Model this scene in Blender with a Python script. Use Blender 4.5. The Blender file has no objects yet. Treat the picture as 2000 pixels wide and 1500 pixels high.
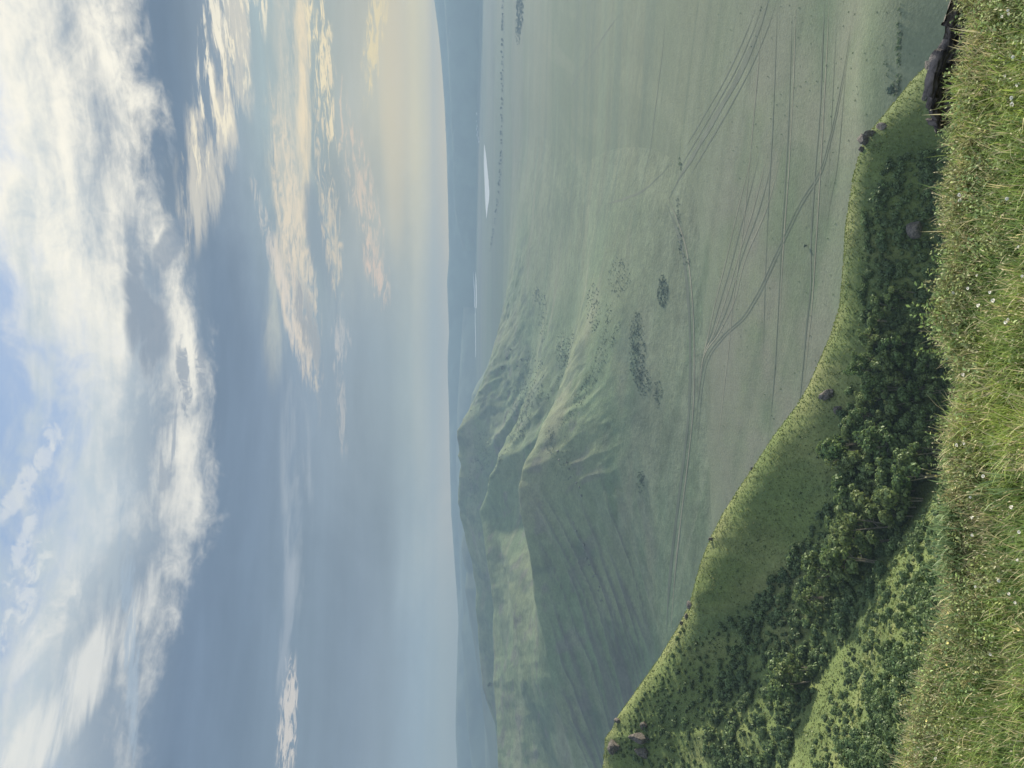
import bpy, math, random
import numpy as np
from mathutils import Vector, Matrix

rng = np.random.default_rng(7)
random.seed(7)
S = bpy.context.scene
COL = S.collection
R_ = math.radians

# ------------------------------------------------------------------ camera
# the photograph is a portrait frame lying on its side: the sky is at the left.
# (X, Y) below are pixels of the upright 1500 x 2000 picture.
CZ = 250.0                      # eye height above the plain
F = 1455.0                      # focal length in those pixels
YH = 872.0                      # eye level row
PITCH = math.atan((1000 - YH) / F)
EXPO = 1.22

cam_d = bpy.data.cameras.new("camera")
cam = bpy.data.objects.new("camera", cam_d)
COL.objects.link(cam)
cam_d.sensor_fit = 'HORIZONTAL'
cam_d.angle = 2 * math.atan(1000 / F)
cam_d.clip_start = 0.05
cam_d.clip_end = 80000
fw = Vector((0, math.cos(PITCH), -math.sin(PITCH)))
dn = Vector((0, -math.sin(PITCH), -math.cos(PITCH)))
rt = Vector((1, 0, 0))
m = Matrix((dn, rt, -fw)).transposed()
cam.matrix_world = Matrix.Translation((0, 0, CZ)) @ m.to_4x4()
S.camera = cam


def ray(X, Y):
    """unit-horizontal-range ray: (sin az, cos az, tan elevation)"""
    X = np.asarray(X, float); Y = np.asarray(Y, float)
    r = (X - 750) / F; d = (Y - 1000) / F
    x = r
    y = math.cos(PITCH) - d * math.sin(PITCH)
    z = -math.sin(PITCH) - d * math.cos(PITCH)
    h = np.hypot(x, y)
    return x / h, y / h, z / h


def pt(X, Y, D):
    sx, sy, t = ray(X, Y)
    return np.array([sx * D, sy * D, CZ + t * D])


def azel(X, Y):
    sx, sy, t = ray(X, Y)
    return math.degrees(math.atan2(sx, sy)), math.degrees(math.atan(t))


# ------------------------------------------------------------------ noise
def _h(ix, iy, seed):
    n = (ix.astype(np.int64) * 374761393 + iy.astype(np.int64) * 668265263 + seed * 1442695041) & 0x7fffffff
    n = ((n ^ (n >> 13)) * 1274126177) & 0x7fffffff
    n = (n ^ (n >> 16)) & 0xffff
    return n / 65535.0


def vnoise(x, y, seed=0):
    ix = np.floor(x); iy = np.floor(y)
    fx = x - ix; fy = y - iy
    fx = fx * fx * (3 - 2 * fx); fy = fy * fy * (3 - 2 * fy)
    a = _h(ix, iy, seed); b = _h(ix + 1, iy, seed); c = _h(ix, iy + 1, seed); d = _h(ix + 1, iy + 1, seed)
    return (a + (b - a) * fx) * (1 - fy) + (c + (d - c) * fx) * fy


def fbm(x, y, s, octv=4, seed=0, gain=0.5):
    x = np.asarray(x, float) / s; y = np.asarray(y, float) / s
    o = 0; a = 1; t = 0
    for k in range(octv):
        o = o + a * (vnoise(x, y, seed + k * 17) * 2 - 1); t += a
        x = x * 2.03 + 3.7; y = y * 2.03 - 1.9; a *= gain
    return o / t


def sstep(a, b, x):
    t = np.clip((x - a) / (b - a), 0, 1)
    return t * t * (3 - 2 * t)


# ------------------------------------------------------------------ mesh helpers
def npmesh(name, V, Q, cols=None, mat=None, smooth=False):
    """V (n,3), Q (m,k) all faces with k corners"""
    V = np.ascontiguousarray(V, dtype=np.float32); Q = np.ascontiguousarray(Q, dtype=np.int32)
    me = bpy.data.meshes.new(name)
    me.vertices.add(len(V)); me.vertices.foreach_set("co", V.ravel())
    k = Q.shape[1]
    me.loops.add(Q.size); me.loops.foreach_set("vertex_index", Q.ravel())
    me.polygons.add(len(Q))
    me.polygons.foreach_set("loop_start", np.arange(0, Q.size, k, dtype=np.int32))
    me.polygons.foreach_set("loop_total", np.full(len(Q), k, dtype=np.int32))
    if smooth:
        me.polygons.foreach_set("use_smooth", np.ones(len(Q), dtype=bool))
    me.update(calc_edges=True)
    if cols is not None:
        at = me.color_attributes.new("Col", 'FLOAT_COLOR', 'POINT')
        c4 = np.ones((len(V), 4), np.float32); c4[:, :3] = cols
        at.data.foreach_set("color", c4.ravel())
    if mat:
        me.materials.append(mat)
    return me


def link(name, me, parent=None, loc=None, rot=None, scale=None):
    o = bpy.data.objects.new(name, me)
    COL.objects.link(o)
    if parent is not None: o.parent = parent
    if loc is not None: o.location = loc
    if rot is not None: o.rotation_euler = rot
    if scale is not None: o.scale = scale
    return o


def tag(o, label, cat, group=None):
    o["label"] = label; o["category"] = cat
    if group: o["group"] = group
    return o


def kind(o, k):
    o["kind"] = k
    return o


def grid_quads(nr, nc, wrap=False):
    i = np.arange(nr - 1)[:, None]
    j = np.arange(nc if wrap else nc - 1)[None, :]
    j2 = (j + 1) % nc
    a = i * nc + j; b = i * nc + j2; c = (i + 1) * nc + j2; d = (i + 1) * nc + j
    return np.stack([a, b, c, d], -1).reshape(-1, 4)[:, ::-1]


# ------------------------------------------------------------------ materials
def mat_new(name):
    mt = bpy.data.materials.new(name); mt.use_nodes = True
    nt = mt.node_tree; nt.nodes.clear()
    return mt, nt


def nd(nt, typ, **kw):
    n = nt.nodes.new(typ)
    for k, v in kw.items(): setattr(n, k, v)
    return n


def _set(nt, sock, v):
    if hasattr(v, "is_linked") or isinstance(v, bpy.types.NodeSocket): nt.links.new(v, sock)
    else: sock.default_value = v


def mth(nt, op, a, b=None, c=None, clamp=False):
    n = nd(nt, "ShaderNodeMath", operation=op, use_clamp=clamp)
    _set(nt, n.inputs[0], a)
    if b is not None: _set(nt, n.inputs[1], b)
    if c is not None: _set(nt, n.inputs[2], c)
    return n.outputs[0]


def mixc(nt, f, a, b, mode='MIX'):
    n = nd(nt, "ShaderNodeMix", data_type='RGBA', blend_type=mode)
    _set(nt, n.inputs[0], f)
    _set(nt, n.inputs[6], a if not isinstance(a, tuple) else (*a[:3], 1))
    _set(nt, n.inputs[7], b if not isinstance(b, tuple) else (*b[:3], 1))
    return n.outputs[2]


def maprange(nt, v, a, b, c=0.0, d=1.0, smooth=True):
    n = nd(nt, "ShaderNodeMapRange", interpolation_type='SMOOTHSTEP' if smooth else 'LINEAR')
    _set(nt, n.inputs[0], v)
    for i, q in enumerate((a, b, c, d)): n.inputs[i + 1].default_value = q
    return n.outputs[0]


def noise(nt, vec, scale, detail=5, rough=0.55, dist=0.0, dims='3D'):
    n = nd(nt, "ShaderNodeTexNoise", noise_dimensions=dims)
    if vec is not None: nt.links.new(vec, n.inputs["Vector"])
    n.inputs["Scale"].default_value = scale; n.inputs["Detail"].default_value = detail
    n.inputs["Roughness"].default_value = rough; n.inputs["Distortion"].default_value = dist
    return n.outputs[0]


def mapping(nt, vec, loc=(0, 0, 0), rot=(0, 0, 0), sc=(1, 1, 1), typ='POINT'):
    n = nd(nt, "ShaderNodeMapping", vector_type=typ)
    nt.links.new(vec, n.inputs[0])
    n.inputs[1].default_value = loc; n.inputs[2].default_value = rot; n.inputs[3].default_value = sc
    return n.outputs[0]


def ground_mat(name, noises, bump, bump_scale, streak=None):
    """colour from the Col attribute, broken up by world-space noises [(scale, lo, hi)]"""
    mt, nt = mat_new(name)
    at = nd(nt, "ShaderNodeAttribute", attribute_name="Col")
    pos = nd(nt, "ShaderNodeNewGeometry").outputs["Position"]
    c = at.outputs["Color"]
    for sc, lo, hi, det in noises:
        f = maprange(nt, noise(nt, pos, sc, det, 0.62), 0.3, 0.7, lo, hi, smooth=False)
        v = nd(nt, "ShaderNodeVectorMath", operation='SCALE')
        nt.links.new(c, v.inputs[0]); nt.links.new(f, v.inputs["Scale"])
        c = v.outputs[0]
    b = nd(nt, "ShaderNodeBsdfPrincipled")
    nt.links.new(c, b.inputs["Base Color"])
    b.inputs["Roughness"].default_value = 0.95; b.inputs["Specular IOR Level"].default_value = 0.1
    if bump:
        bp = nd(nt, "ShaderNodeBump"); bp.inputs["Strength"].default_value = 1.0
        bp.inputs["Distance"].default_value = bump
        nt.links.new(noise(nt, pos, bump_scale, 5, 0.7), bp.inputs["Height"])
        nt.links.new(bp.outputs[0], b.inputs["Normal"])
    o = nd(nt, "ShaderNodeOutputMaterial"); nt.links.new(b.outputs[0], o.inputs[0])
    return mt


def leaf_mat(name, c1, c2, trans=0.3, attr=True, objvar=0.35):
    mt, nt = mat_new(name)
    oi = nd(nt, "ShaderNodeObjectInfo")
    c = mixc(nt, oi.outputs["Random"], c1, c2)
    if attr:
        at = nd(nt, "ShaderNodeAttribute", attribute_name="Col")
        c = mixc(nt, 1.0, c, at.outputs["Color"], 'MULTIPLY')
    d = nd(nt, "ShaderNodeBsdfDiffuse"); nt.links.new(c, d.inputs[0])
    t = nd(nt, "ShaderNodeBsdfTranslucent"); nt.links.new(c, t.inputs[0])
    g = nd(nt, "ShaderNodeBsdfGlossy"); g.inputs["Roughness"].default_value = 0.5
    g.inputs[0].default_value = (0.6, 0.65, 0.6, 1)
    mx = nd(nt, "ShaderNodeMixShader"); mx.inputs[0].default_value = trans
    nt.links.new(d.outputs[0], mx.inputs[1]); nt.links.new(t.outputs[0], mx.inputs[2])
    mx2 = nd(nt, "ShaderNodeMixShader"); mx2.inputs[0].default_value = 0.03
    nt.links.new(mx.outputs[0], mx2.inputs[1]); nt.links.new(g.outputs[0], mx2.inputs[2])
    o = nd(nt, "ShaderNodeOutputMaterial"); nt.links.new(mx2.outputs[0], o.inputs[0])
    return mt


def plain_mat(name, c1, c2, scale=4.0, rough=0.9, bump=0.0, spec=0.2, coord='Object', stretch=(1, 1, 1), bs=3.0):
    mt, nt = mat_new(name)
    tc = nd(nt, "ShaderNodeTexCoord").outputs[coord]
    tc = mapping(nt, tc, sc=stretch)
    n = noise(nt, tc, scale, 6, 0.65)
    c = mixc(nt, maprange(nt, n, 0.35, 0.65), c1, c2)
    b = nd(nt, "ShaderNodeBsdfPrincipled"); nt.links.new(c, b.inputs["Base Color"])
    b.inputs["Roughness"].default_value = rough; b.inputs["Specular IOR Level"].default_value = spec
    if bump:
        bp = nd(nt, "ShaderNodeBump"); bp.inputs["Distance"].default_value = bump
        nt.links.new(noise(nt, tc, scale * bs, 6, 0.7), bp.inputs["Height"])
        nt.links.new(bp.outputs[0], b.inputs["Normal"])
    o = nd(nt, "ShaderNodeOutputMaterial"); nt.links.new(b.outputs[0], o.inputs[0])
    return mt


M_plain = ground_mat("steppe_grass", [(0.012, 0.92, 1.08, 5), (0.09, 0.90, 1.10, 6), (0.5, 0.85, 1.15, 4)], 0.5, 0.35)
M_hills = ground_mat("hill_grass", [(0.01, 0.85, 1.15, 5), (0.06, 0.8, 1.2, 6), (0.3, 0.85, 1.15, 4)], 1.2, 0.12)
M_far = ground_mat("far_hill_grass", [(0.002, 0.8, 1.2, 6)], 0, 1)
M_side = ground_mat("hillside_grass", [(0.06, 0.85, 1.15, 5), (0.5, 0.82, 1.18, 6), (2.2, 0.85, 1.15, 4)], 0.35, 1.3)
M_foliage = leaf_mat("shrub_leaves", (0.07, 0.12, 0.048), (0.12, 0.17, 0.065), 0.3)
M_treeleaf = leaf_mat("tree_leaves", (0.095, 0.155, 0.052), (0.155, 0.20, 0.068), 0.35)
M_farleaf = leaf_mat("distant_leaves", (0.050, 0.08, 0.05), (0.07, 0.10, 0.06), 0.1)
M_grass = leaf_mat("grass_blades", (1, 1, 1), (1, 1, 1), 0.35)
M_herb = leaf_mat("herb_leaves", (0.9, 0.95, 0.9), (1.1, 1.05, 0.9), 0.3)
M_bark = plain_mat("pale_bark", (0.16, 0.14, 0.11), (0.30, 0.28, 0.24), 6)
M_rock = plain_mat("brown_rock", (0.05, 0.045, 0.042), (0.145, 0.13, 0.115), 2.2, 0.9, 0.15, 0.2)
M_rockd = plain_mat("dark_layered_rock", (0.022, 0.020, 0.022), (0.15, 0.13, 0.125), 7.0, 0.8, 0.02, 0.3, stretch=(1, 1, 5), bs=3.0)
M_crag = plain_mat("weathered_crag", (0.10, 0.11, 0.10), (0.22, 0.23, 0.20), 0.4, 0.9)
M_stone = plain_mat("pale_stone", (0.30, 0.29, 0.29), (0.62, 0.60, 0.58), 14, 0.85, 0.01)
M_track = plain_mat("pale_dirt_track", (0.16, 0.155, 0.11), (0.24, 0.23, 0.16), 0.02, 0.95, coord='Object')
M_rut = plain_mat("worn_dark_rut", (0.080, 0.097, 0.066), (0.112, 0.130, 0.088), 0.03, 0.95)
M_petal = plain_mat("white_petals", (0.75, 0.74, 0.66), (0.85, 0.84, 0.78), 20)
M_yellow = plain_mat("yellow_petals", (0.75, 0.66, 0.25), (0.85, 0.75, 0.35), 20)
M_stem = plain_mat("green_stem", (0.10, 0.15, 0.05), (0.16, 0.2, 0.07), 20)
M_white = plain_mat("white_felt", (0.74, 0.73, 0.70), (0.84, 0.83, 0.8), 1)
M_roof = plain_mat("grey_roof", (0.55, 0.55, 0.56), (0.66, 0.66, 0.66), 1)
M_door = plain_mat("dull_wood", (0.14, 0.09, 0.06), (0.22, 0.14, 0.09), 3)
mt, nt = mat_new("lake_water")
b = nd(nt, "ShaderNodeBsdfPrincipled")
b.inputs["Base Color"].default_value = (0.96, 0.95, 0.92, 1); b.inputs["Roughness"].default_value = 0.35
b.inputs["Specular IOR Level"].default_value = 0.9
b.inputs["Metallic"].default_value = 0.0
o = nd(nt, "ShaderNodeOutputMaterial"); nt.links.new(b.outputs[0], o.inputs[0])
M_water = mt

# ------------------------------------------------------------------ terrain functions
def plain_z(x, y):
    r = np.hypot(x, y)
    z = 1.6 * fbm(x, y, 420, 3, 5) + 6 * fbm(x, y, 2600, 2, 9) * sstep(1500, 6000, r)
    # rounded foot of a low spur at the lower right
    for X, Y, h, sx, sy in ((1440, 1795, 7, 60, 42), (1560, 1770, 9, 90, 60), (1250, 1720, 5, 60, 40)):
        c = plainpt0(X, Y)
        z = z + h * np.exp(-((x - c[0]) / sx) ** 2 - ((y - c[1]) / sy) ** 2)
    return z


def plainpt0(X, Y):
    sx, sy, t = ray(X, Y)
    D = CZ / -t
    return sx * D, sy * D


def plainpt(X, Y):
    x, y = plainpt0(X, Y)
    return np.array([x, y, float(plain_z(np.array(x), np.array(y)))])


def seg_ridge(x, y, P, L0, r0=14.0, kL=1.35):
    """height over the plain of a ridge along polyline P (x, y, h)"""
    out = np.zeros_like(x)
    for a, b in zip(P[:-1], P[1:]):
        d = b[:2] - a[:2]; l2 = d @ d
        t = np.clip(((x - a[0]) * d[0] + (y - a[1]) * d[1]) / l2, 0, 1)
        px = a[0] + t * d[0]; py = a[1] + t * d[1]; h = a[2] + t * (b[2] - a[2])
        dist = np.hypot(x - px, y - py)
        L = L0 + kL * h
        v = h * np.exp(-((np.sqrt(dist ** 2 + r0 ** 2) - r0) / L) ** 1.12)
        out = np.maximum(out, v)
    return out


def line(pts):
    return [np.array(pt(X, Y, D)) for X, Y, D in pts]


RIDGE3 = line([(-420, 1215, 1190), (-200, 1170, 1180), (0, 1117, 1170), (77, 1097, 1165), (127, 1083, 1160), (177, 1070, 1155), (217, 1063, 1150), (273, 1053, 1150),
               (310, 1043, 1150), (360, 1037, 1148), (400, 1033, 1145), (450, 1023, 1142), (500, 1013, 1140), (550, 1007, 1130), (580, 1014, 1125),
               (600, 1029, 1115), (633, 1057, 1095), (650, 1080, 1080), (667, 1093, 1070), (700, 1123, 1050), (733, 1147, 1030), (773, 1170, 1010), (867, 1209, 985), (950, 1243, 968)])
RIDGE2 = line([(-300, 985, 1600), (-100, 975, 1620), (67, 968, 1640), (117, 965, 1650), (167, 960, 1660), (217, 963, 1650), (260, 960, 1660), (307, 962, 1650), (350, 957, 1660), (383, 952, 1670), (417, 947, 1680), (450, 943, 1700),
               (500, 933, 1730), (547, 950, 1660), (593, 973, 1600), (630, 997, 1560), (667, 1020, 1520), (690, 1040, 1490), (723, 1067, 1450), (753, 1090, 1420), (803, 1107, 1400), (917, 1140, 1360), (1000, 1148, 1345)])
RIDGE1 = line([(-300, 985, 2500), (0, 973, 2500), (67, 968, 2500), (100, 963, 2500), (143, 947, 2500), (167, 940, 2480), (223, 935, 2460), (273, 932, 2440), (313, 927, 2430), (350, 928, 2430), (400, 920, 2420), (450, 907, 2420),
               (500, 895, 2400), (520, 892, 2400), (560, 894, 2390), (617, 897, 2370), (655, 902, 2350), (673, 910, 2330), (720, 930, 2280), (757, 960, 2220), (783, 983, 2180), (847, 1007, 2140), (900, 1021, 2120)])
SPURS = [line([(580, 940, 2300), (610, 955, 2180), (640, 968, 2080), (667, 985, 2000), (700, 1004, 1930), (740, 1030, 1850), (790, 1055, 1780)]),
         line([(655, 905, 2350), (690, 940, 2240), (730, 985, 2120), (780, 1020, 2010)]),
         line([(610, 1040, 1110), (640, 1095, 1045), (690, 1165, 960), (730, 1215, 905)]),
         line([(593, 975, 1600), (620, 1012, 1500), (640, 1045, 1420), (680, 1090, 1330), (740, 1130, 1270)]),
         line([(500, 1000, 1700), (420, 985, 1560), (330, 1005, 1440), (230, 1020, 1400)]),
         line([(1060, 1268, 925), (1130, 1288, 900), (1190, 1310, 880)])]


def hills_z(x, y, detail=True, want_bed=False):
    hs = [seg_ridge(x, y, [np.array([p[0], p[1], max(p[2], 1.0)]) for p in P], L, r0, k) for P, L, r0, k in
          [(RIDGE3, 55, 6, 0.95), (RIDGE2, 70, 8, 1.05), (RIDGE1, 90, 14, 1.3)] + [(q, 30, 7, 1.0) for k_, q in enumerate(SPURS) if k_ != 2]]
    p = 9.0
    r = np.hypot(x, y)
    h = sum(np.maximum(q, 0.01) ** p for q in hs) ** (1 / p)
    az = np.arctan2(x, y)
    f = []
    for P, lim in ((RIDGE3, 560), (RIDGE2, 560)):
        Q = np.array([[math.atan2(q[0], q[1]), math.hypot(q[0], q[1]), q[2]] for q in P if math.atan2(q[0], q[1]) < R_(-6.5)])
        f.append((np.interp(az, Q[:, 0], Q[:, 1]), np.interp(az, Q[:, 0], Q[:, 2])))
    (ra, ha), (rb, hb) = f
    t = (r - ra) / (rb - ra)
    tc_ = np.clip(t, 0, 1)
    fill = ha + (hb - ha) * tc_ - 7 * np.exp(-((r - ra - 25) / 30) ** 2) - 26 * tc_ * (1 - tc_)
    fill = fill + 5 * fbm(x, y, 190, 3, 141) * sstep(0.05, 0.3, t) * sstep(0.95, 0.7, t)
    ok = sstep(0.0, 0.02, t) * sstep(1.0, 0.97, t) * sstep(R_(-6.5), R_(-23.0), az)
    h = np.where(fill > h, h + (fill - h) * ok, h)
    if detail:
        a = sstep(6, 50, h) * (1 - 0.7 * sstep(R_(-7), R_(-11), np.arctan2(x, y)))
        wx = fbm(x, y, 160, 3, 41) * 45
        a = a * (0.3 + 0.7 * sstep(1180, 1420, r))
        rid = 1 - np.abs(fbm(x + wx, y * 0.55, 95, 4, 31))
        h = h + a * (rid - 0.75) * 13 * sstep(20, 90, h) + a * fbm(x, y, 60, 4, 77) * 4.0
    h = h * sstep(580, 960, r) * sstep(R_(21), R_(13), np.arctan2(x, y))
    if detail:
        left = sstep(R_(-6), R_(-11), np.arctan2(x, y))
        g2 = 1 - np.abs(fbm(x * 0.9 + y * 0.35, y * 0.30 - x * 0.1, 34, 3, 131))
        h = h + (g2 - 0.7) * (5.5 - 3.5 * left) * sstep(25, 70, h)
        a0 = np.array(pt(0, 1117, 1170))[:2]; b0 = np.array(pt(550, 1007, 1130))[:2]
        e = (b0 - a0) / np.linalg.norm(b0 - a0)
        u = (x - a0[0]) * e[0] + (y - a0[1]) * e[1]; v = (x - a0[0]) * e[1] - (y - a0[1]) * e[0]
        q = v + 0.42 * u + 14 * fbm(u, v, 120, 3, 171)
        bed = 1 - np.abs(fbm(q, u * 0.07, 26, 3, 173))
        face = sstep(6, 30, v) * sstep(360, 220, v) * sstep(430, 300, u) * sstep(8, 30, h)
        h = h + face * (bed - 0.75) * 9.0
    if want_bed: return face, bed
    return h + plain_z(x, y) - 3.0


# near hillside -------------------------------------------------------------
SIL = [(-300, 1085), (-100, 1150), (0, 1178), (60, 1183), (75, 1195), (100, 1206), (150, 1242), (220, 1291), (270, 1322), (320, 1347), (400, 1369), (450, 1388), (500, 1414), (550, 1446), (600, 1480), (650, 1512),
       (707, 1556), (750, 1581), (800, 1603), (850, 1624), (900, 1640), (1000, 1649), (1050, 1651), (1100, 1658), (1150, 1666), (1200, 1679), (1235, 1692), (1270, 1722), (1300, 1747), (1350, 1787), (1375, 1815), (1420, 1850), (1500, 1905), (1700, 1960)]
CREST_D = [(-300, 265), (0, 235), (150, 225), (320, 214), (450, 206), (550, 200), (650, 190), (750, 183), (870, 177), (1000, 176), (1180, 178), (1500, 184), (1700, 190)]


def interp(tab, x):
    return np.interp(x, [q[0] for q in tab], [q[1] for q in tab])


ctrl = []
for X in (-300, -150, 0, 75, 150, 230, 320, 400, 475, 550, 625, 707, 790, 870, 950, 1050, 1150, 1235, 1300, 1375, 1450, 1550, 1700):
    D = interp(CREST_D, X); Y = interp(SIL, X)
    p = pt(X, Y, D); ctrl.append(p)
    sx, sy, t = ray(X, Y)
    for dd, ex in ((45, 0.06), (110, 0.17), (190, 0.30)):
        z = max(CZ + (t - ex) * (D + dd), -6.0)
        ctrl.append(np.array([sx * (D + dd), sy * (D + dd), z]))
    ctrl.append(np.array([sx * (D + 300), sy * (D + 300), -12.0]))
for X, Y, D in [(-300, 1330, 215), (0, 1500, 182), (150, 1575, 172), (300, 1660, 164), (450, 1750, 156), (620, 1850, 150), (800, 1930, 149), (1000, 1990, 150), (1300, 2060, 152), (1500, 2100, 158), (1700, 2150, 170),
                # near bank
                (-300, 1680, 30), (-300, 1530, 100), (0, 1830, 16), (0, 1765, 60), (0, 1640, 120), (150, 1855, 18), (150, 1800, 60), (150, 1700, 130), (300, 1885, 18), (300, 1850, 50), (300, 1770, 100), (300, 1710, 138),
                (450, 1890, 25), (450, 1860, 80), (450, 1795, 125), (620, 1900, 30), (620, 1905, 75), (620, 1890, 115), (800, 1920, 30), (800, 1960, 80), (1000, 1930, 30), (1000, 1980, 80), (1300, 1960, 30), (1300, 2020, 80),
                (1500, 1980, 30), (1500, 2050, 80), (1700, 2040, 40), (1700, 2120, 100),
                # facets of the far face
                (150, 1400, 205), (320, 1470, 196), (475, 1560, 184), (625, 1680, 172), (790, 1740, 164), (1000, 1790, 164), (1200, 1830, 166), (60, 1300, 218), (333, 1359, 206), (240, 1331, 212), (180, 1312, 215), (110, 1291, 219)]:
    ctrl.append(pt(X, Y, D))
for a_ in range(-60, 61, 10):
    for d_, k_ in ((6.5, 0.86), (10.0, 0.86)) + (((15.0, 0.85), (24.0, 0.82), (40.0, 0.75)) if a_ == -20 else ((15.0, 0.82), (24.0, 0.73), (40.0, 0.65)) if a_ < -20 else ((16.0, 0.86),)):
        ctrl.append(np.array([math.sin(R_(a_)) * d_, math.cos(R_(a_)) * d_, CZ - k_ * d_]))
for az, D, z in [(-75, 30, 233), (-70, 90, 205), (-70, 220, 205), (-70, 420, 110), (-100, 60, 243), (60, 30, 227), (60, 80, 196), (60, 170, 130), (60, 300, 30), (100, 60, 232), (100, 160, 180), (180, 60, 256), (150, 100, 250), (-150, 100, 255), (180, 200, 258),
                 (-50, 420, 95), (-50, 600, -8), (-75, 620, 20), (60, 480, -12), (100, 420, 30)]:
    ctrl.append(np.array([math.sin(R_(az)) * D, math.cos(R_(az)) * D, z]))
ctrl = np.array(ctrl)
_K = np.sqrt(((ctrl[:, None, :2] - ctrl[None, :, :2]) ** 2).sum(-1) + 16.0)
_n = len(ctrl)
_A = np.zeros((_n + 3, _n + 3)); _A[:_n, :_n] = -_K + np.eye(_n) * 0.05
_A[:_n, _n] = 1; _A[:_n, _n + 1:] = ctrl[:, :2] / 100; _A[_n:, :_n] = _A[:_n, _n:].T
_w = np.linalg.solve(_A, np.concatenate([ctrl[:, 2], np.zeros(3)]))


def rbf(x, y):
    sh = x.shape; x = x.ravel(); y = y.ravel()
    o = _w[_n] + _w[_n + 1] * x / 100 + _w[_n + 2] * y / 100
    for k in range(_n):
        o = o - _w[k] * np.sqrt((x - ctrl[k, 0]) ** 2 + (y - ctrl[k, 1]) ** 2 + 16.0)
    return o.reshape(sh)


LIP = [(-600, 1660), (-200, 1745), (0, 1795), (100, 1820), (200, 1842), (300, 1860), (400, 1874), (600, 1891), (750, 1897), (900, 1892), (1100, 1890), (1250, 1905), (1500, 1928), (1900, 1940), (2400, 1945)]
SLOPE = 0.21


def lip_r(az):
    """range of the grassy edge for an azimuth (radians)"""
    X = 750 + F * np.tan(np.clip(az, -1.0, 1.0)) * 0.945
    Y = interp(LIP, X)
    sx, sy, t = ray(X, Y)
    wob = 0.16 * fbm(az * 9, az * 0 + 3, 1.0, 3, 55)
    return np.where(np.abs(az) < 1.0, wob + 1.7 / (-t - SLOPE * np.cos(az)), 1.7 / 0.5 + (np.abs(az) - 1.0) * 6)


def knoll_z(x, y):
    return CZ - 1.7 - SLOPE * np.where(y > 0, y, y * 0.5) + 0.05 * fbm(x, y, 0.9, 3, 3) + 0.02 * fbm(x, y, 0.25, 2, 4)


def near_raw(x, y, detail=True):
    r = np.hypot(x, y); az = np.arctan2(x, y)
    lr = lip_r(az)
    e = np.maximum(r - lr, 0)
    zk = knoll_z(x, y) - 0.85 * (np.sqrt(e * e + 0.15 ** 2) - 0.15)
    zr = rbf(x, y)
    w = sstep(6, 16, r)
    z = zk * (1 - w) + zr * w
    if detail:
        a = sstep(12, 50, r)
        z = z + a * (1.3 * fbm(x, y, 26, 4, 12) + 0.35 * fbm(x, y, 4.5, 3, 15))
    return z


# fix the skyline of the hillside to the photographed outline
_azs = np.radians(np.linspace(-45, 45, 361))
_rr = np.linspace(120, 330, 150)
_gx = np.sin(_azs)[:, None] * _rr[None]; _gy = np.cos(_azs)[:, None] * _rr[None]
_tz = ((near_raw(_gx, _gy) - CZ) / _rr[None]).max(1)
_Xs = np.linspace(-700, 2200, 600)
_ys = interp(SIL, _Xs)
_sx, _sy, _t = ray(_Xs, _ys)
_tt = np.interp(_azs, np.arctan2(_sx, _sy), _t)
_cor = np.clip(_tt - _tz, -0.08, 0.08) * (np.abs(_azs) < R_(36))


def near_z(x, y, detail=True):
    x = np.asarray(x, float); y = np.asarray(y, float)
    r = np.hypot(x, y); az = np.arctan2(x, y)
    return near_raw(x, y, detail) + np.interp(az, _azs, _cor, left=0, right=0) * r * sstep(90, 165, r)


def hit(X, Y, zf, r0, r1, n=500, last=False):
    """first point where the view ray through pixel (X, Y) meets surface zf"""
    sx, sy, t = ray(X, Y)
    r = np.geomspace(r0, r1, n)
    z = zf(sx * r, sy * r) - (CZ + t * r)
    k = np.where(z > 0)[0]
    if len(k) == 0: return None
    i = k[0]
    if i == 0: rr = r[0]
    else: rr = r[i - 1] + (r[i] - r[i - 1]) * (-z[i - 1]) / (z[i] - z[i - 1])
    return np.array([sx * rr, sy * rr, CZ + t * rr])


# ------------------------------------------------------------------ ground sheet
def polar(azs, rs):
    A, Rr = np.meshgrid(azs, rs)
    return np.sin(A) * Rr, np.cos(A) * Rr


def pxy(x, y, z):
    """world -> upright pixels"""
    dz = z - CZ
    dpt = y * math.cos(PITCH) - dz * math.sin(PITCH)
    up = y * math.sin(PITCH) + dz * math.cos(PITCH)
    dpt = np.where(np.abs(dpt) < 1e-6, 1e-6, dpt)
    return 750 + F * x / dpt, 1000 - F * up / dpt


fine = np.linspace(-38, 38, 700)
coarse = np.linspace(38, 322, 90)[1:-1]
azs = np.radians(np.concatenate([fine, coarse]))
rs = np.concatenate([np.geomspace(120, 7900, 560)])
gx, gy = polar(azs, rs)
gz = plain_z(gx, gy)
G1 = np.array([0.150, 0.185, 0.105]); G2 = np.array([0.205, 0.215, 0.130]); G3 = np.array([0.245, 0.215, 0.165]); G4 = np.array([0.115, 0.160, 0.085]); G5 = np.array([0.25, 0.255, 0.155])


def mixn(a, b, f):
    return a * (1 - f[..., None]) + b * f[..., None]


def blob(x, y, X, Y, a, b, rot=0.0):
    cx, cy = plainpt0(X, Y)
    u = x - cx; v = y - cy
    c, s = math.cos(rot), math.sin(rot)
    return np.exp(-((u * c + v * s) / a) ** 2 - ((-u * s + v * c) / b) ** 2)


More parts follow.
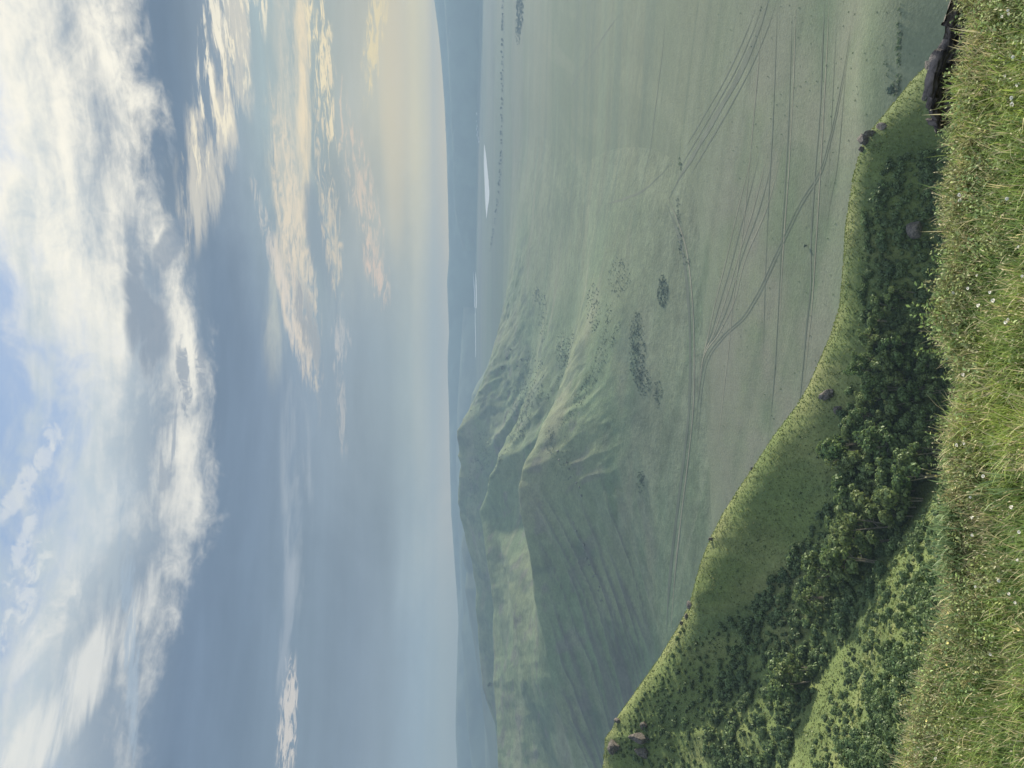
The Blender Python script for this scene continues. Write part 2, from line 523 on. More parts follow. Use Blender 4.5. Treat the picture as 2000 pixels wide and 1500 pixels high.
def plain_col(x, y):
    c = mixn(G1, G2, sstep(-0.25, 0.35, fbm(x, y, 500, 4, 21)))
    # long streaks of grazed and dry grass, running out from the spur across the plain
    u = x * 0.5 + y * 0.87; v = x * 0.87 - y * 0.5
    c = mixn(c, G5, 0.55 * sstep(0.05, 0.5, fbm(u * 0.10 + 40, v * 1.0, 46, 4, 61)) * sstep(3500, 900, np.hypot(x, y)))
    c = mixn(c, G4, 0.6 * sstep(0.1, 0.5, fbm(x * 0.13, y * 1.0, 60, 4, 63)))
    near = sstep(1700, 700, np.hypot(x, y))
    u2 = 0.9 * x - 0.44 * y; v2 = 0.44 * x + 0.9 * y
    c = mixn(c, np.array([0.235, 0.245, 0.155]), 0.75 * near * sstep(0.0, 0.5, fbm(u2 * 0.035 + 7, v2, 17, 4, 83)))
    c = mixn(c, np.array([0.12, 0.145, 0.085]), 0.6 * near * sstep(0.08, 0.5, fbm(u2 * 0.03 + 70, v2, 12, 4, 87)))
    mid = sstep(600, 1100, np.hypot(x, y)) * sstep(4200, 2500, np.hypot(x, y))
    c = mixn(c, np.array([0.215, 0.25, 0.15]), 0.6 * mid * sstep(0.0, 0.5, fbm((x - 0.2 * y) * 0.06, y + 0.15 * x, 55, 4, 88)))
    c = mixn(c, np.array([0.13, 0.165, 0.11]), 0.55 * mid * sstep(0.05, 0.5, fbm((x - 0.2 * y) * 0.05 + 90, y + 0.2 * x, 40, 4, 89)))
    far = sstep(1800, 4200, np.hypot(x, y))
    c = mixn(c, np.array([0.22, 0.20, 0.15]), far * 0.8 * sstep(0.0, 0.45, fbm(x * 0.1, y * 0.8, 240, 3, 71)))
    c = mixn(c, np.array([0.09, 0.125, 0.085]), far * 0.7 * sstep(0.05, 0.4, fbm(x * 0.12 + 900, y * 0.8, 300, 3, 73)))
    pink = blob(x, y, 800, 1470, 170, 130) + blob(x, y, 620, 1480, 120, 70) + 0.7 * blob(x, y, 1330, 1690, 60, 40) + 0.5 * blob(x, y, 1250, 1520, 220, 90)
    pink = np.clip(pink, 0, 1) * sstep(-0.5, 0.3, fbm(x, y, 60, 4, 81))
    c = mixn(c, G3, 0.85 * pink)
    green = blob(x, y, 1400, 1752, 75, 10, -0.15) + blob(x, y, 1330, 1742, 26, 12, 0.2) + 0.8 * blob(x, y, 900, 1550, 180, 16, 0.1) + 0.6 * blob(x, y, 600, 1420, 150, 60)
    c = mixn(c, np.array([0.125, 0.170, 0.085]), np.clip(green, 0, 1) * 0.4)
    return c * np.array([0.65, 0.725, 0.72])


c = plain_col(gx, gy)
ground = link("ground", npmesh("ground", np.stack([gx, gy, gz], -1).reshape(-1, 3), grid_quads(len(rs), len(azs), True), c.reshape(-1, 3), M_plain, True))
kind(ground, "structure")

# ------------------------------------------------------------------ middle hills
azs = np.radians(np.linspace(-46, 24, 760)); rs = np.geomspace(540, 3300, 460)
gx, gy = polar(azs, rs)
gz = hills_z(gx, gy)
h = gz - plain_z(gx, gy)
nz = np.gradient(gz, axis=0)
c = mixn(np.array([0.150, 0.190, 0.095]), np.array([0.195, 0.215, 0.11]), sstep(-0.3, 0.4, fbm(gx, gy, 130, 4, 22)))
c = mixn(c, np.array([0.245, 0.235, 0.14]), 0.7 * sstep(0.1, 0.6, fbm(gx * 0.35, gy, 60, 4, 23)))
c = mixn(c, np.array([0.10, 0.125, 0.08]), 0.65 * sstep(0.12, 0.5, fbm(gx, gy * 0.5, 45, 4, 24)) * sstep(8, 40, h))
c = mixn(c, np.array([0.17, 0.15, 0.12]), 0.6 * sstep(0.22, 0.5, fbm(gx + gy * 0.5, gy, 30, 4, 25)) * sstep(30, 80, h))
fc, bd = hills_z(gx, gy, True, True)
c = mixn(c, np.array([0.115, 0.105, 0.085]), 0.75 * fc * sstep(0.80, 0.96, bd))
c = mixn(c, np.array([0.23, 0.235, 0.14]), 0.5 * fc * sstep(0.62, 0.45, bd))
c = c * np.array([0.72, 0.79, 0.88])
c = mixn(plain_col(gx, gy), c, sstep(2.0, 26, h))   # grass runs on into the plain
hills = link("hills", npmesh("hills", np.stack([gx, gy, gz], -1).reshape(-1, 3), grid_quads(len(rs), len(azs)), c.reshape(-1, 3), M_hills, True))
kind(hills, "structure")

# ------------------------------------------------------------------ far hills
def far_ridge(name, prof, D, width, seed, col):
    Xs = np.linspace(prof[0][0], prof[-1][0], 420)
    Ys = interp(prof, Xs)
    t = np.linspace(-1, 1, 41)
    V = []
    sx, sy, tt = ray(Xs, Ys)
    top = CZ + tt * D
    for k in t:
        Dk = D + k * width * (1 + 0.25 * np.sin(Xs * 0.013 + seed))
        fall = np.cos(np.clip(abs(k), 0, 1) * math.pi / 2) ** 1.3
        z = -4 + (top + 4) * fall
        z = z + (top + 4) * 0.30 * fbm(sx * Dk, sy * Dk, width * 0.45, 4, seed) * (abs(k) > 0.02) * (1 - abs(k)) * (1 - math.exp(-(k * 4) ** 2))
        z = np.where(abs(k) > 0.02, np.minimum(z, CZ + (tt) * Dk - abs(k) * 2.0) if k < 0 else z, z)
        V.append(np.stack([sx * Dk, sy * Dk, z], -1))
    V = np.array(V)
    x = V[..., 0]; y = V[..., 1]
    c = mixn(np.array(col) * 0.75, np.array(col) * 1.2, sstep(-0.3, 0.3, fbm(x, y, width * 0.3, 4, seed + 5)))
    o = link("far_hills", npmesh("far_hills", V.reshape(-1, 3), grid_quads(len(t), len(Xs))[:, ::-1], c.reshape(-1, 3), M_far, True))
    return kind(o, "structure")


far_ridge("a", [(-500, 985), (-200, 972), (0, 961), (60, 951), (100, 945), (150, 939), (200, 932), (240, 926), (280, 919), (310, 915), (350, 908), (383, 911), (400, 906), (430, 901), (455, 905), (500, 915), (560, 925), (650, 935)], 4500, 600, 3, (0.085, 0.11, 0.07))
far_ridge("b", [(-500, 925), (-200, 926), (0, 922), (80, 913), (150, 907), (220, 905), (265, 901), (300, 905), (400, 899), (430, 900), (520, 906), (620, 905), (680, 912), (720, 925), (760, 935), (800, 945)], 5900, 600, 4, (0.09, 0.12, 0.08))
far_ridge("c", [(-500, 897), (0, 893), (60, 890), (100, 890), (250, 894), (350, 899), (480, 895), (600, 891), (700, 893), (800, 899), (900, 905)], 7000, 600, 5, (0.13, 0.16, 0.11))
far_ridge("d", [(-500, 899), (0, 897), (200, 896), (300, 895), (400, 888), (500, 881), (620, 878), (700, 877), (750, 875), (800, 874), (850, 877), (900, 875), (950, 873), (1000, 877), (1100, 875), (1200, 872.5), (1300, 868), (1380, 862), (1440, 856), (1500, 848), (1600, 842), (1800, 850), (2100, 866)], 7400, 480, 6, (0.11, 0.15, 0.10))
far_ridge("e", [(1010, 905), (1060, 893), (1100, 888), (1200, 884), (1300, 880), (1400, 874), (1500, 868), (1700, 862), (2000, 872)], 6900, 420, 8, (0.10, 0.14, 0.09))
far_ridge("f", [(560, 950), (620, 935), (660, 925), (700, 918), (730, 922), (750, 932), (780, 950), (800, 958)], 4000, 450, 9, (0.12, 0.15, 0.10))

# ------------------------------------------------------------------ near hillside
fine = np.linspace(-40, 40, 820)
coarse = np.linspace(40, 320, 120)[1:-1]
azs = np.radians(np.concatenate([fine, coarse]))
rs = np.concatenate([np.geomspace(0.3, 2.0, 14)[:-1], np.geomspace(2.0, 5.0, 90)[:-1], np.geomspace(5.0, 620, 330)])
gx, gy = polar(azs, rs)
gz = near_z(gx, gy)
px, py = pxy(gx, gy, gz)
rr = np.hypot(gx, gy)
A1 = np.array([0.115, 0.150, 0.058]); A2 = np.array([0.16, 0.18, 0.08]); A3 = np.array([0.22, 0.21, 0.105]); A4 = np.array([0.075, 0.11, 0.05])
c = mixn(A1, A2, sstep(-0.3, 0.3, fbm(gx, gy, 18, 4, 91)))
c = mixn(c, A4, 0.7 * sstep(0.0, 0.5, fbm(gx, gy, 9, 4, 93)))
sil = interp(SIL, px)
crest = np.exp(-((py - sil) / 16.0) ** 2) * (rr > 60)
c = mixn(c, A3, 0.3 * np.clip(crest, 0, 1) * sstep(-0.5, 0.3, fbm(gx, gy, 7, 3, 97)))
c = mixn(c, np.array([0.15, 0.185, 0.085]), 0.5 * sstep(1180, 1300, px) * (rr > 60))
c = c * np.array([0.90, 0.92, 0.84])
lipd = rr - lip_r(np.arctan2(gx, gy))
soil = sstep(-0.12, 0.1, lipd) * sstep(2.5, 0.3, lipd)
c = mixn(c, np.array([0.16, 0.13, 0.10]), 0.8 * soil * sstep(-0.3, 0.4, fbm(gx, gy, 0.7, 3, 95)))
c = mixn(c, np.array([0.19, 0.19, 0.085]), (1 - sstep(-0.6, 0.0, lipd)) * (rr < 6))
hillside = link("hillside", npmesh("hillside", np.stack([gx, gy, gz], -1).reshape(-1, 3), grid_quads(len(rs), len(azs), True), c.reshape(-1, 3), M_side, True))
kind(hillside, "structure")

# ------------------------------------------------------------------ tracks on the plain
def catmull(P, step):
    P = np.array(P); out = []
    Q = np.vstack([2 * P[0] - P[1], P, 2 * P[-1] - P[-2]])
    for i in range(1, len(Q) - 2):
        a, b, c_, d = Q[i - 1], Q[i], Q[i + 1], Q[i + 2]
        n = max(2, int(np.linalg.norm(c_ - b) / step))
        for t in np.linspace(0, 1, n, endpoint=False):
            out.append(0.5 * (2 * b + (c_ - a) * t + (2 * a - 5 * b + 4 * c_ - d) * t * t + (3 * b - a - 3 * c_ + d) * t ** 3))
    out.append(P[-1])
    return np.array(out)


def surf_z(x, y):
    return np.maximum(plain_z(x, y), hills_z(x, y))


def track(name, pts, w, mat, lift=0.25, wob=0.0, off=0.0):
    P = [plainpt0(1500 - ty, tx) for tx, ty in pts]
    C = catmull(P, 6.0)
    d = np.gradient(C, axis=0); d /= np.linalg.norm(d, axis=1)[:, None] + 1e-9
    nrm = np.stack([-d[:, 1], d[:, 0]], -1)
    s = np.arange(len(C)) * 1.0
    ww = 0.82 * w * (1 + 0.6 * fbm(s, s * 0 + off, 7, 3, int(w * 10) + len(pts)))
    if wob: C = C + nrm * (wob * fbm(s, s * 0 + off, 14, 3, 3 + len(pts)))[:, None]
    C = C + nrm * off
    # taper both ends so that a track fades out
    ta = np.clip(np.minimum(s, s[::-1]) / 8.0, 0.15, 1)
    cols_ = np.linspace(-0.5, 0.5, 3)
    V = []
    for k in cols_:
        q = C + nrm * (ww * ta * k)[:, None]
        V.append(np.column_stack([q, surf_z(q[:, 0], q[:, 1]) + lift]))
    V = np.stack(V, 1)
    o = link(name, npmesh(name, V.reshape(-1, 3), grid_quads(len(C), 3)[:, ::-1], None, mat, True))
    return kind(o, "structure")


road = [(1330, 1230), (1332, 1180), (1336, 1100), (1343, 1000), (1351, 900), (1358, 800), (1359, 700), (1356, 600), (1346, 500), (1331, 440), (1316, 400), (1311, 385)]
track("dirt_road", road, 2.6, M_track, 0.30, off=-1.0)
track("road_ditch", [(a - 6, b) for a, b in road[:-1]], 7.0, M_rut, 0.22)
east = [(1313, 388), (1331, 342), (1356, 300), (1402, 220), (1442, 150), (1482, 60), (1505, -10)]
track("worn_track", east, 9.0, M_rut, 0.2)
track("worn_track", [(a - 9, b - 4) for a, b in east[1:]], 2.4, M_rut, 0.2, 1.5)
track("worn_track", [(a - 20, b - 8) for a, b in east[2:]], 2.2, M_rut, 0.2, 2)
track("worn_track", [(a + 14, b + 6) for a, b in east[1:]], 2.2, M_rut, 0.2, 2)
diag = [(1360, 880), (1368, 760), (1380, 700), (1412, 655), (1450, 620), (1478, 575), (1500, 530), (1513, 500), (1560, 400), (1600, 336), (1620, 280), (1646, 200), (1670, 120), (1686, 50), (1698, -10)]
track("dirt_track", diag, 1.5, M_rut, 0.2)
track("dirt_track", [(a + 4.5, b + 2) for a, b in diag], 1.3, M_rut, 0.2)
for k, (ex, e2) in enumerate(((1418, 1440), (1430, 1455), (1440, 1470), (1447, 1482), (1455, 1496))):
    track("worn_track", [(1366, 790), (1374, 700), (1385 + k * 5, 650), (1398 + k * 9, 590), (ex, 510), (e2 + 4, 400), (e2 + 34, 280)], 1.5, M_rut if k % 2 else M_track, 0.2, 1.0)
track("worn_track", [(1616, -10), (1612, 60), (1606, 170), (1600, 250), (1592, 333), (1583, 467), (1588 - 6, 567), (1573, 650), (1563, 767), (1556, 830)], 2.6, M_rut, 0.2, 1.0)
track("worn_track", [(1624, -10), (1621, 80), (1613, 200), (1604, 330), (1594, 467), (1585, 600), (1575, 700), (1568, 780)], 1.2, M_track, 0.2, 1.0)
track("worn_track", [(1549, -10), (1545, 120), (1540, 250), (1531, 400), (1525, 500), (1518, 650), (1509, 780), (1497, 880)], 1.6, M_rut, 0.2, 1.0)
track("worn_track", [(1556, -10), (1551, 160), (1543, 300), (1533, 450), (1522, 650)], 1.2, M_track, 0.2, 1.5)
track("worn_track", [(1300, 20), (1297, 80), (1285, 180), (1270, 300), (1262, 400)], 2.4, M_rut, 0.2, 3)
track("worn_track", [(1311, 312), (1303, 330), (1292, 345), (1268, 372), (1246, 384), (1225, 391), (1200, 397)], 3.6, M_rut, 0.2, 2)
track("worn_track", [(1647, -10), (1641, 80), (1634, 180), (1626, 280), (1618, 380)], 1.0, M_rut, 0.2, 0.8)
track("worn_track", [(1680, 60), (1676, 100), (1666, 180), (1653, 260), (1642, 320), (1622, 400), (1610, 470)], 1.1, M_rut, 0.2, 0.6)
track("worn_track", [(1400, 880), (1430, 600), (1455, 400), (1475, 200), (1490, 20)], 1.3, M_track, 0.2, 4)
track("worn_track", [(1490, 700), (1495, 500), (1505, 300), (1515, 100), (1520, -10)], 1.2, M_rut, 0.2, 2)
track("worn_track", [(1210, 30), (1180, 70), (1140, 130), (1110, 180)], 3.0, M_rut, 0.2, 3)
track("farm_road", [(984, -10), (983, 120), (982, 230), (979, 330), (970, 420), (956, 500), (948, 560)], 10.0, M_rut, 0.5, 8)
track("farm_road", [(1006, -10), (1002, 70), (998, 160), (1006, 330), (1002, 500)], 5.0, M_track, 0.5, 6)

for tx_, a_, b_, w_ in ((940, -10, 260, 16), (951, -10, 420, 12), (961, 40, 520, 12), (968, -10, 300, 9), (993, 60, 620, 7), (1018, 100, 560, 6)):
    track("farm_road", [(tx_ + 3 * math.sin(k * 1.7 + tx_), a_ + (b_ - a_) * k / 5) for k in range(6)], w_, M_rut, 0.6, 12)
# ------------------------------------------------------------------ lakes
def lake(poly):
    P = [plainpt(1500 - ty, tx) for tx, ty in poly]
    zz = max(p[2] for p in P) + 0.6
    me = bpy.data.meshes.new("water")
    me.from_pydata([(p[0], p[1], zz) for p in P], [], [list(range(len(P)))])
    me.materials.append(M_water); me.update()
    return kind(link("water", me), "structure")


lake([(946.2, 281), (945.2, 300), (945.4, 325), (946.6, 355), (947.6, 385), (948.6, 405), (950.6, 428), (952.6, 408), (955.6, 389), (956.2, 376), (954.8, 355), (952.4, 330), (950.2, 308), (948, 292)])
lake([(923.4, 512), (924, 540), (926.2, 570), (926.8, 620), (927.6, 660), (928.6, 705), (930.2, 690), (929.6, 650), (929, 610), (928.2, 570), (926, 545), (924.8, 525)])
lake([(928.8, 530), (929.4, 560), (929.8, 603), (931.6, 600), (931.6, 565), (930.4, 540)])

# ------------------------------------------------------------------ foliage meshes
def quads_at(C, N, size, asp=0.6):
    """small leaf-clump quads centred at C facing N"""
    n = len(C)
    N = N / (np.linalg.norm(N, axis=1)[:, None] + 1e-9)
    t = rng.normal(size=(n, 3)); t -= (t * N).sum(1)[:, None] * N; t /= np.linalg.norm(t, axis=1)[:, None] + 1e-9
    b = np.cross(N, t)
    s = (size * rng.uniform(0.6, 1.3, n))[:, None]
    cup = N * s * 0.18
    V = np.stack([C - t * s, C - b * s * asp + cup, C + t * s, C + b * s * asp + cup], 1)
    return V.reshape(-1, 3), np.arange(n * 4).reshape(-1, 4)


def crown_pts(n, lobes, shell=0.55):
    """points spread through a crown of lobes [(cx, cy, cz, rx, ry, rz)]"""
    L = np.array(lobes); vol = np.prod(L[:, 3:], axis=1) ** 0.67
    k = rng.choice(len(L), n, p=vol / vol.sum())
    d = rng.normal(size=(n, 3)); d /= np.linalg.norm(d, axis=1)[:, None]
    rad = shell + (1 - shell) * rng.random(n) ** 0.5
    rad *= 1 + 0.18 * np.sin(d[:, 0] * 7 + k) * np.sin(d[:, 1] * 6 + d[:, 2] * 5)
    C = L[k, :3] + d * rad[:, None] * L[k, 3:]
    return C, d


def shrub_mesh(seed, n=260, leaf=0.145):
    global rng
    keep = rng; rng = np.random.default_rng(seed)
    lobes = [(0, 0, 0.42, 0.42, 0.42, 0.42)]
    for q in range(rng.integers(3, 6)):
        a = rng.uniform(0, 6.28); d = rng.uniform(0.2, 0.5); rr_ = rng.uniform(0.2, 0.34)
        lobes.append((math.cos(a) * d, math.sin(a) * d, rng.uniform(0.25, 0.75), rr_, rr_, rr_ * rng.uniform(0.8, 1.3)))
    C, N = crown_pts(n, lobes)
    C[:, 2] = np.maximum(C[:, 2], 0.02)
    V, Q = quads_at(C, N + rng.normal(size=N.shape) * 0.45 + np.array([0, 0, 0.35]), leaf, 0.7)
    cc = rng.uniform(0.72, 1.28, n)[:, None] * np.array([1, 1, 1]) * np.where(rng.random(n) < 0.2, 1.15, 1.0)[:, None]
    cols = np.repeat(cc, 4, axis=0)
    rng = keep
    return V, Q, cols


def tube(P, r):
    """tapered six-sided stem along P with radii r"""
    P = np.array(P, float); n = len(P); k = 6
    V = []
    for i in range(n):
        d = P[min(i + 1, n - 1)] - P[max(i - 1, 0)]; d /= np.linalg.norm(d) + 1e-9
        a = np.cross(d, [0.31, 0.95, 0.1]); a /= np.linalg.norm(a); b_ = np.cross(d, a)
        for j in range(k):
            t = j / k * 2 * math.pi
            V.append(P[i] + (a * math.cos(t) + b_ * math.sin(t)) * r[i])
    return np.array(V), grid_quads(n, k, True)


def join(parts):
    Vs, Qs, n = [], [], 0
    for V, Q in parts:
        Vs.append(V); Qs.append(Q + n); n += len(V)
    return np.vstack(Vs), np.vstack(Qs)


def tree_meshes(seed, n=1100, leaf=0.30, H=8.0, spread=2.6):
    global rng
    keep = rng; rng = np.random.default_rng(seed)
    stems = []; lobes = []
    ns = rng.integers(2, 4)
    for s in range(ns):
        a = rng.uniform(0, 6.28); lean = rng.uniform(0.3, 1.3)
        top = np.array([math.cos(a) * lean, math.sin(a) * lean, H * rng.uniform(0.75, 0.92)])
        P = [np.array([math.cos(a) * 0.15, math.sin(a) * 0.15, -0.5]), top * [0.35, 0.35, 0.35], top * [0.7, 0.7, 0.7], top]
        stems.append(tube(P, [0.13, 0.11, 0.07, 0.025]))
        for q in range(rng.integers(5, 8)):
            t = rng.uniform(0.35, 1.0); base = top * t
            aa = rng.uniform(0, 6.28); dd = rng.uniform(0.4, 1.0) * spread * (1.15 - 0.6 * t)
            tip = base + np.array([math.cos(aa) * dd, math.sin(aa) * dd, rng.uniform(0.2, 1.1)])
            stems.append(tube([base, (base + tip) / 2 + [0, 0, 0.15], tip], [0.05, 0.035, 0.012]))
            rr_ = rng.uniform(0.55, 1.15)
            lobes.append((*tip, rr_, rr_, rr_ * rng.uniform(0.6, 0.95)))
        lobes.append((*top, 0.8, 0.8, 0.9))
    C, N = crown_pts(n, lobes, 0.35)
    V, Q = quads_at(C, N + rng.normal(size=N.shape) * 0.5 + np.array([0, 0, 0.3]), leaf, 0.6)
    cols = np.repeat(rng.uniform(0.7, 1.3, n)[:, None] * np.ones(3), 4, axis=0)
    rng = keep
    return (V, Q, cols), join(stems)


SHRUBS = [shrub_mesh(100 + k) for k in range(6)]
SHRUB_ME = [npmesh("shrub", V, Q, C, M_foliage) for V, Q, C in [shrub_mesh(100 + k, 950, 0.075) for k in range(6)]]
TREES = []
for k in range(5):
    (V, Q, C), (TV, TQ) = tree_meshes(300 + k)
    TREES.append((npmesh("crown", V, Q, C, M_treeleaf), npmesh("trunk", TV, TQ, None, M_bark, True)))

# ------------------------------------------------------------------ shrubs and trees of the ravine
def inpoly(X, Y, P):
    P = np.array(P); ins = np.zeros(len(X), bool); j = len(P) - 1
    for i in range(len(P)):
        xi, yi = P[i]; xj, yj = P[j]
        cnd = ((yi > Y) != (yj > Y)) & (X < (xj - xi) * (Y - yi) / (yj - yi + 1e-9) + xi)
        ins ^= cnd; j = i
    return ins


def scatter(poly, n, mind, extra=None):
    P = np.array(poly); out = []
    tries = 0
    while len(out) < n and tries < n * 60:
        tries += 1
        X = rng.uniform(P[:, 0].min(), P[:, 0].max()); Y = rng.uniform(P[:, 1].min(), P[:, 1].max())
        if not inpoly(np.array([X]), np.array([Y]), poly)[0]: continue
        if any((X - a) ** 2 + (Y - b_) ** 2 < mind ** 2 for a, b_ in out): continue
        out.append((X, Y))
    return out


ZONES = [  # polygon, count, spacing px, size range m, height factor
    ("face", [(960, 1690), (1090, 1690), (1190, 1740), (1215, 1870), (950, 1880), (850, 1870), (760, 1720), (860, 1690)], 300, 11, (1.5, 4.2)),
    ("middle", [(690, 1650), (860, 1700), (960, 1870), (600, 1870), (520, 1760), (560, 1660)], 190, 12, (2.0, 4.4)),
    ("ravine head", [(0, 1370), (130, 1390), (330, 1480), (440, 1560), (560, 1660), (480, 1780), (330, 1700), (150, 1590), (0, 1530)], 620, 7, (1.2, 4.4)),
    ("bank", [(0, 1580), (150, 1620), (340, 1720), (500, 1800), (560, 1860), (560, 1885), (330, 1882), (160, 1860), (0, 1838)], 560, 7, (0.6, 3.2)),
    ("back strip", [(20, 1200), (100, 1225), (200, 1300), (330, 1355), (240, 1332), (110, 1300), (0, 1290)], 110, 8, (0.8, 2.2)),
    ("left edge", [(0, 1290), (110, 1300), (240, 1340), (330, 1480), (130, 1390), (0, 1370)], 120, 10, (0.8, 2.8)),
    ("sparse", [(340, 1400), (700, 1590), (860, 1660), (1150, 1690), (1080, 1700), (690, 1650), (560, 1640), (350, 1470)], 60, 12, (0.4, 1.0))]
plants = []
for zn, poly, n, md, (s0, s1) in ZONES:
    for X, Y in scatter(poly, n, md):
        p = hit(X, Y, near_z, 8 if zn == "bank" else 60, 330, 260)
        if p is None: continue
        s = s0 + (s1 - s0) * rng.random() ** 1.8
        rng_ = np.linalg.norm(p - [0, 0, CZ])
        if rng_ < 60: s *= max(0.22, rng_ / 60)
        if rng_ < 14: continue
        plants.append((s / rng_, p, s, zn, X, Y))
tree_px = []
for poly, n, md in (([(330, 1620), (470, 1660), (640, 1680), (760, 1700), (850, 1730), (830, 1860), (640, 1870), (560, 1830), (420, 1740)], 84, 13),
                    ([(150, 1560), (210, 1560), (230, 1600), (160, 1590)], 4, 14), ([(880, 1720), (960, 1760), (900, 1860), (820, 1850)], 6, 20)):
    tree_px += scatter(poly, n, md)
plants.sort(key=lambda q: -q[0])
ZLAB = {"face": "dark green rounded shrub on the bushy slope left of the dark rock ledge",
        "middle": "dark shrub growing among the trees in the middle of the ravine",
        "ravine head": "shrub in the thicket at the upper end of the ravine",
        "bank": "low pale green shrub on the sunlit bank nearest the camera",
        "back strip": "small shrub on the slope behind the pale crest line",
        "left edge": "shrub on the grassy slope near the brown rock outcrop",
        "sparse": "small lone shrub on the open grassy slope below the crest"}
rest = []
for i, (app, p, s, zn, X, Y) in enumerate(plants):
    if i < 290:
        o = link("shrub", SHRUB_ME[i % 6], loc=(p[0], p[1], p[2] - 0.08 * s), rot=(0, 0, rng.uniform(0, 6.28)), scale=(s * 0.62, s * 0.62, s * rng.uniform(0.5, 0.75)))
        tag(o, ZLAB[zn], "shrub", "shrubs: " + ZLAB[zn])
    else:
        rest.append((p, s))
Vs, Qs, Cs, n0 = [], [], [], 0
for i, (p, s) in enumerate(rest):
    V, Q, C = SHRUBS[i % 6]
    a = rng.uniform(0, 6.28); ca, sa = math.cos(a), math.sin(a)
    W = np.stack([V[:, 0] * ca - V[:, 1] * sa, V[:, 0] * sa + V[:, 1] * ca, V[:, 2]], -1) * [s * 0.62, s * 0.62, s * rng.uniform(0.5, 0.75)] + p - [0, 0, 0.08 * s]
    Vs.append(W); Qs.append(Q + n0); Cs.append(C * rng.uniform(0.75, 1.25)); n0 += len(V)
kind(link("undergrowth", npmesh("undergrowth", np.vstack(Vs), np.vstack(Qs), np.vstack(Cs), M_foliage)), "stuff")

TLAB = "tall leafy tree with pale thin stems in the dark ravine"
for i, (X, Y) in enumerate(tree_px):
    p = hit(X, Y, near_z, 60, 330, 260)
    if p is None: continue
    cr, tr = TREES[i % 5]
    k = rng.uniform(1.0, 1.6) if X < 640 else rng.uniform(0.7, 1.15)
    e = link("ravine_tree", None, loc=p, rot=(rng.uniform(-0.1, 0.1), rng.uniform(-0.1, 0.1), rng.uniform(0, 6.28)), scale=(k, k, k * rng.uniform(0.85, 1.1)))
    e.empty_display_size = 0.5
    lab = TLAB if X < 560 else ("leafy tree among the shrubs on the middle of the bushy slope" if X < 880 else "leafy tree at the right end of the bushy slope")
    if X < 240: lab = "big spreading tree at the upper left end of the ravine"
    tag(e, lab, "tree", "trees: " + lab)
    link("crown", cr, e); link("trunk", tr, e)

# ------------------------------------------------------------------ tufts on the hillside
def tufts(n):
    az = rng.uniform(R_(-34), R_(34), n); r = np.where(rng.random(n) < 0.15, rng.uniform(8, 40, n), np.sqrt(rng.uniform(25 ** 2, 245 ** 2, n)))
    x = np.sin(az) * r; y = np.cos(az) * r
    z = near_z(x, y)
    C = np.stack([x, y, z], -1)
    s = rng.uniform(0.08, 0.22, n) * np.clip(r / 120, 0.15, 1.2)
    a = rng.uniform(0, 6.28, n)
    d = np.stack([np.cos(a), np.sin(a), np.zeros(n)], -1) * s[:, None]
    up = np.stack([rng.normal(0, 0.25, n), rng.normal(0, 0.25, n), rng.uniform(0.8, 1.5, n)], -1) * s[:, None]
    perp = np.stack([-np.sin(a), np.cos(a), np.zeros(n)], -1) * s[:, None]
    V = np.stack([C - d * 0.7 - up * 0.15, C + d * 0.7 - up * 0.15, C + d * 0.9 + up * 0.8 + perp * 0.3, C - d * 0.6 + up + perp * 0.3], 1)
    pal = np.array([[0.13, 0.17, 0.06], [0.118, 0.158, 0.06], [0.17, 0.19, 0.08], [0.19, 0.19, 0.095]])
    k = rng.choice(4, n, p=[0.45, 0.3, 0.2, 0.05])
    cc = pal[k] * np.array([0.90, 0.92, 0.82]) * rng.uniform(0.88, 1.12, n)[:, None]
    return V.reshape(-1, 3), np.arange(n * 4).reshape(-1, 4), np.repeat(cc, 4, axis=0)


V, Q, C = tufts(110000)
kind(link("hillside_grass", npmesh("hillside_grass", V, Q, C, M_grass)), "stuff")

# ------------------------------------------------------------------ grass at the camera's feet
def blades(n, pos, length, width, lean, cols, curl=0.5):
    """n curved blades of three segments"""
    a = rng.uniform(0, 6.28, n)
    side = np.stack([np.cos(a), np.sin(a), np.zeros(n)], -1)
    bend = np.stack([-np.sin(a), np.cos(a), np.zeros(n)], -1)
    L = length[:, None]; w = width[:, None]
    bend = bend * lean[:, None]
    P = []
    for t in (0.0, 0.4, 0.75):
        c = pos + L * (np.array([0, 0, 1]) * (t - 0.12 * t * t * curl) + bend * t * t)
        ww = w * (1 - 0.35 * t)
        P += [c - side * ww, c + side * ww]
    tip = pos + L * (np.array([0, 0, 1]) * (1 - 0.22 * curl) + bend)
    V = np.stack(P + [tip, tip + side * w * 0.15], 1).reshape(-1, 3)
    base = np.arange(n)[:, None, None] * 8
    Q = base + np.array([[0, 1, 3, 2], [2, 3, 5, 4], [4, 5, 7, 6]])[None]
    return V, Q.reshape(-1, 4), np.repeat(cols, 8, axis=0)


def knoll_points(n, amin=-46, amax=46, rmin=1.5, over=0.10, lo=None):
    az = rng.uniform(R_(amin), R_(amax), n * 2)
    r = np.sqrt(rng.uniform(rmin ** 2, 4.6 ** 2, n * 2))
    ok = r < lip_r(az) + over
    if lo is not None: ok &= r > lip_r(az) + lo
    az = az[ok][:n]; r = r[ok][:n]
    x = np.sin(az) * r; y = np.cos(az) * r
    return x, y, near_z(x, y), az, r


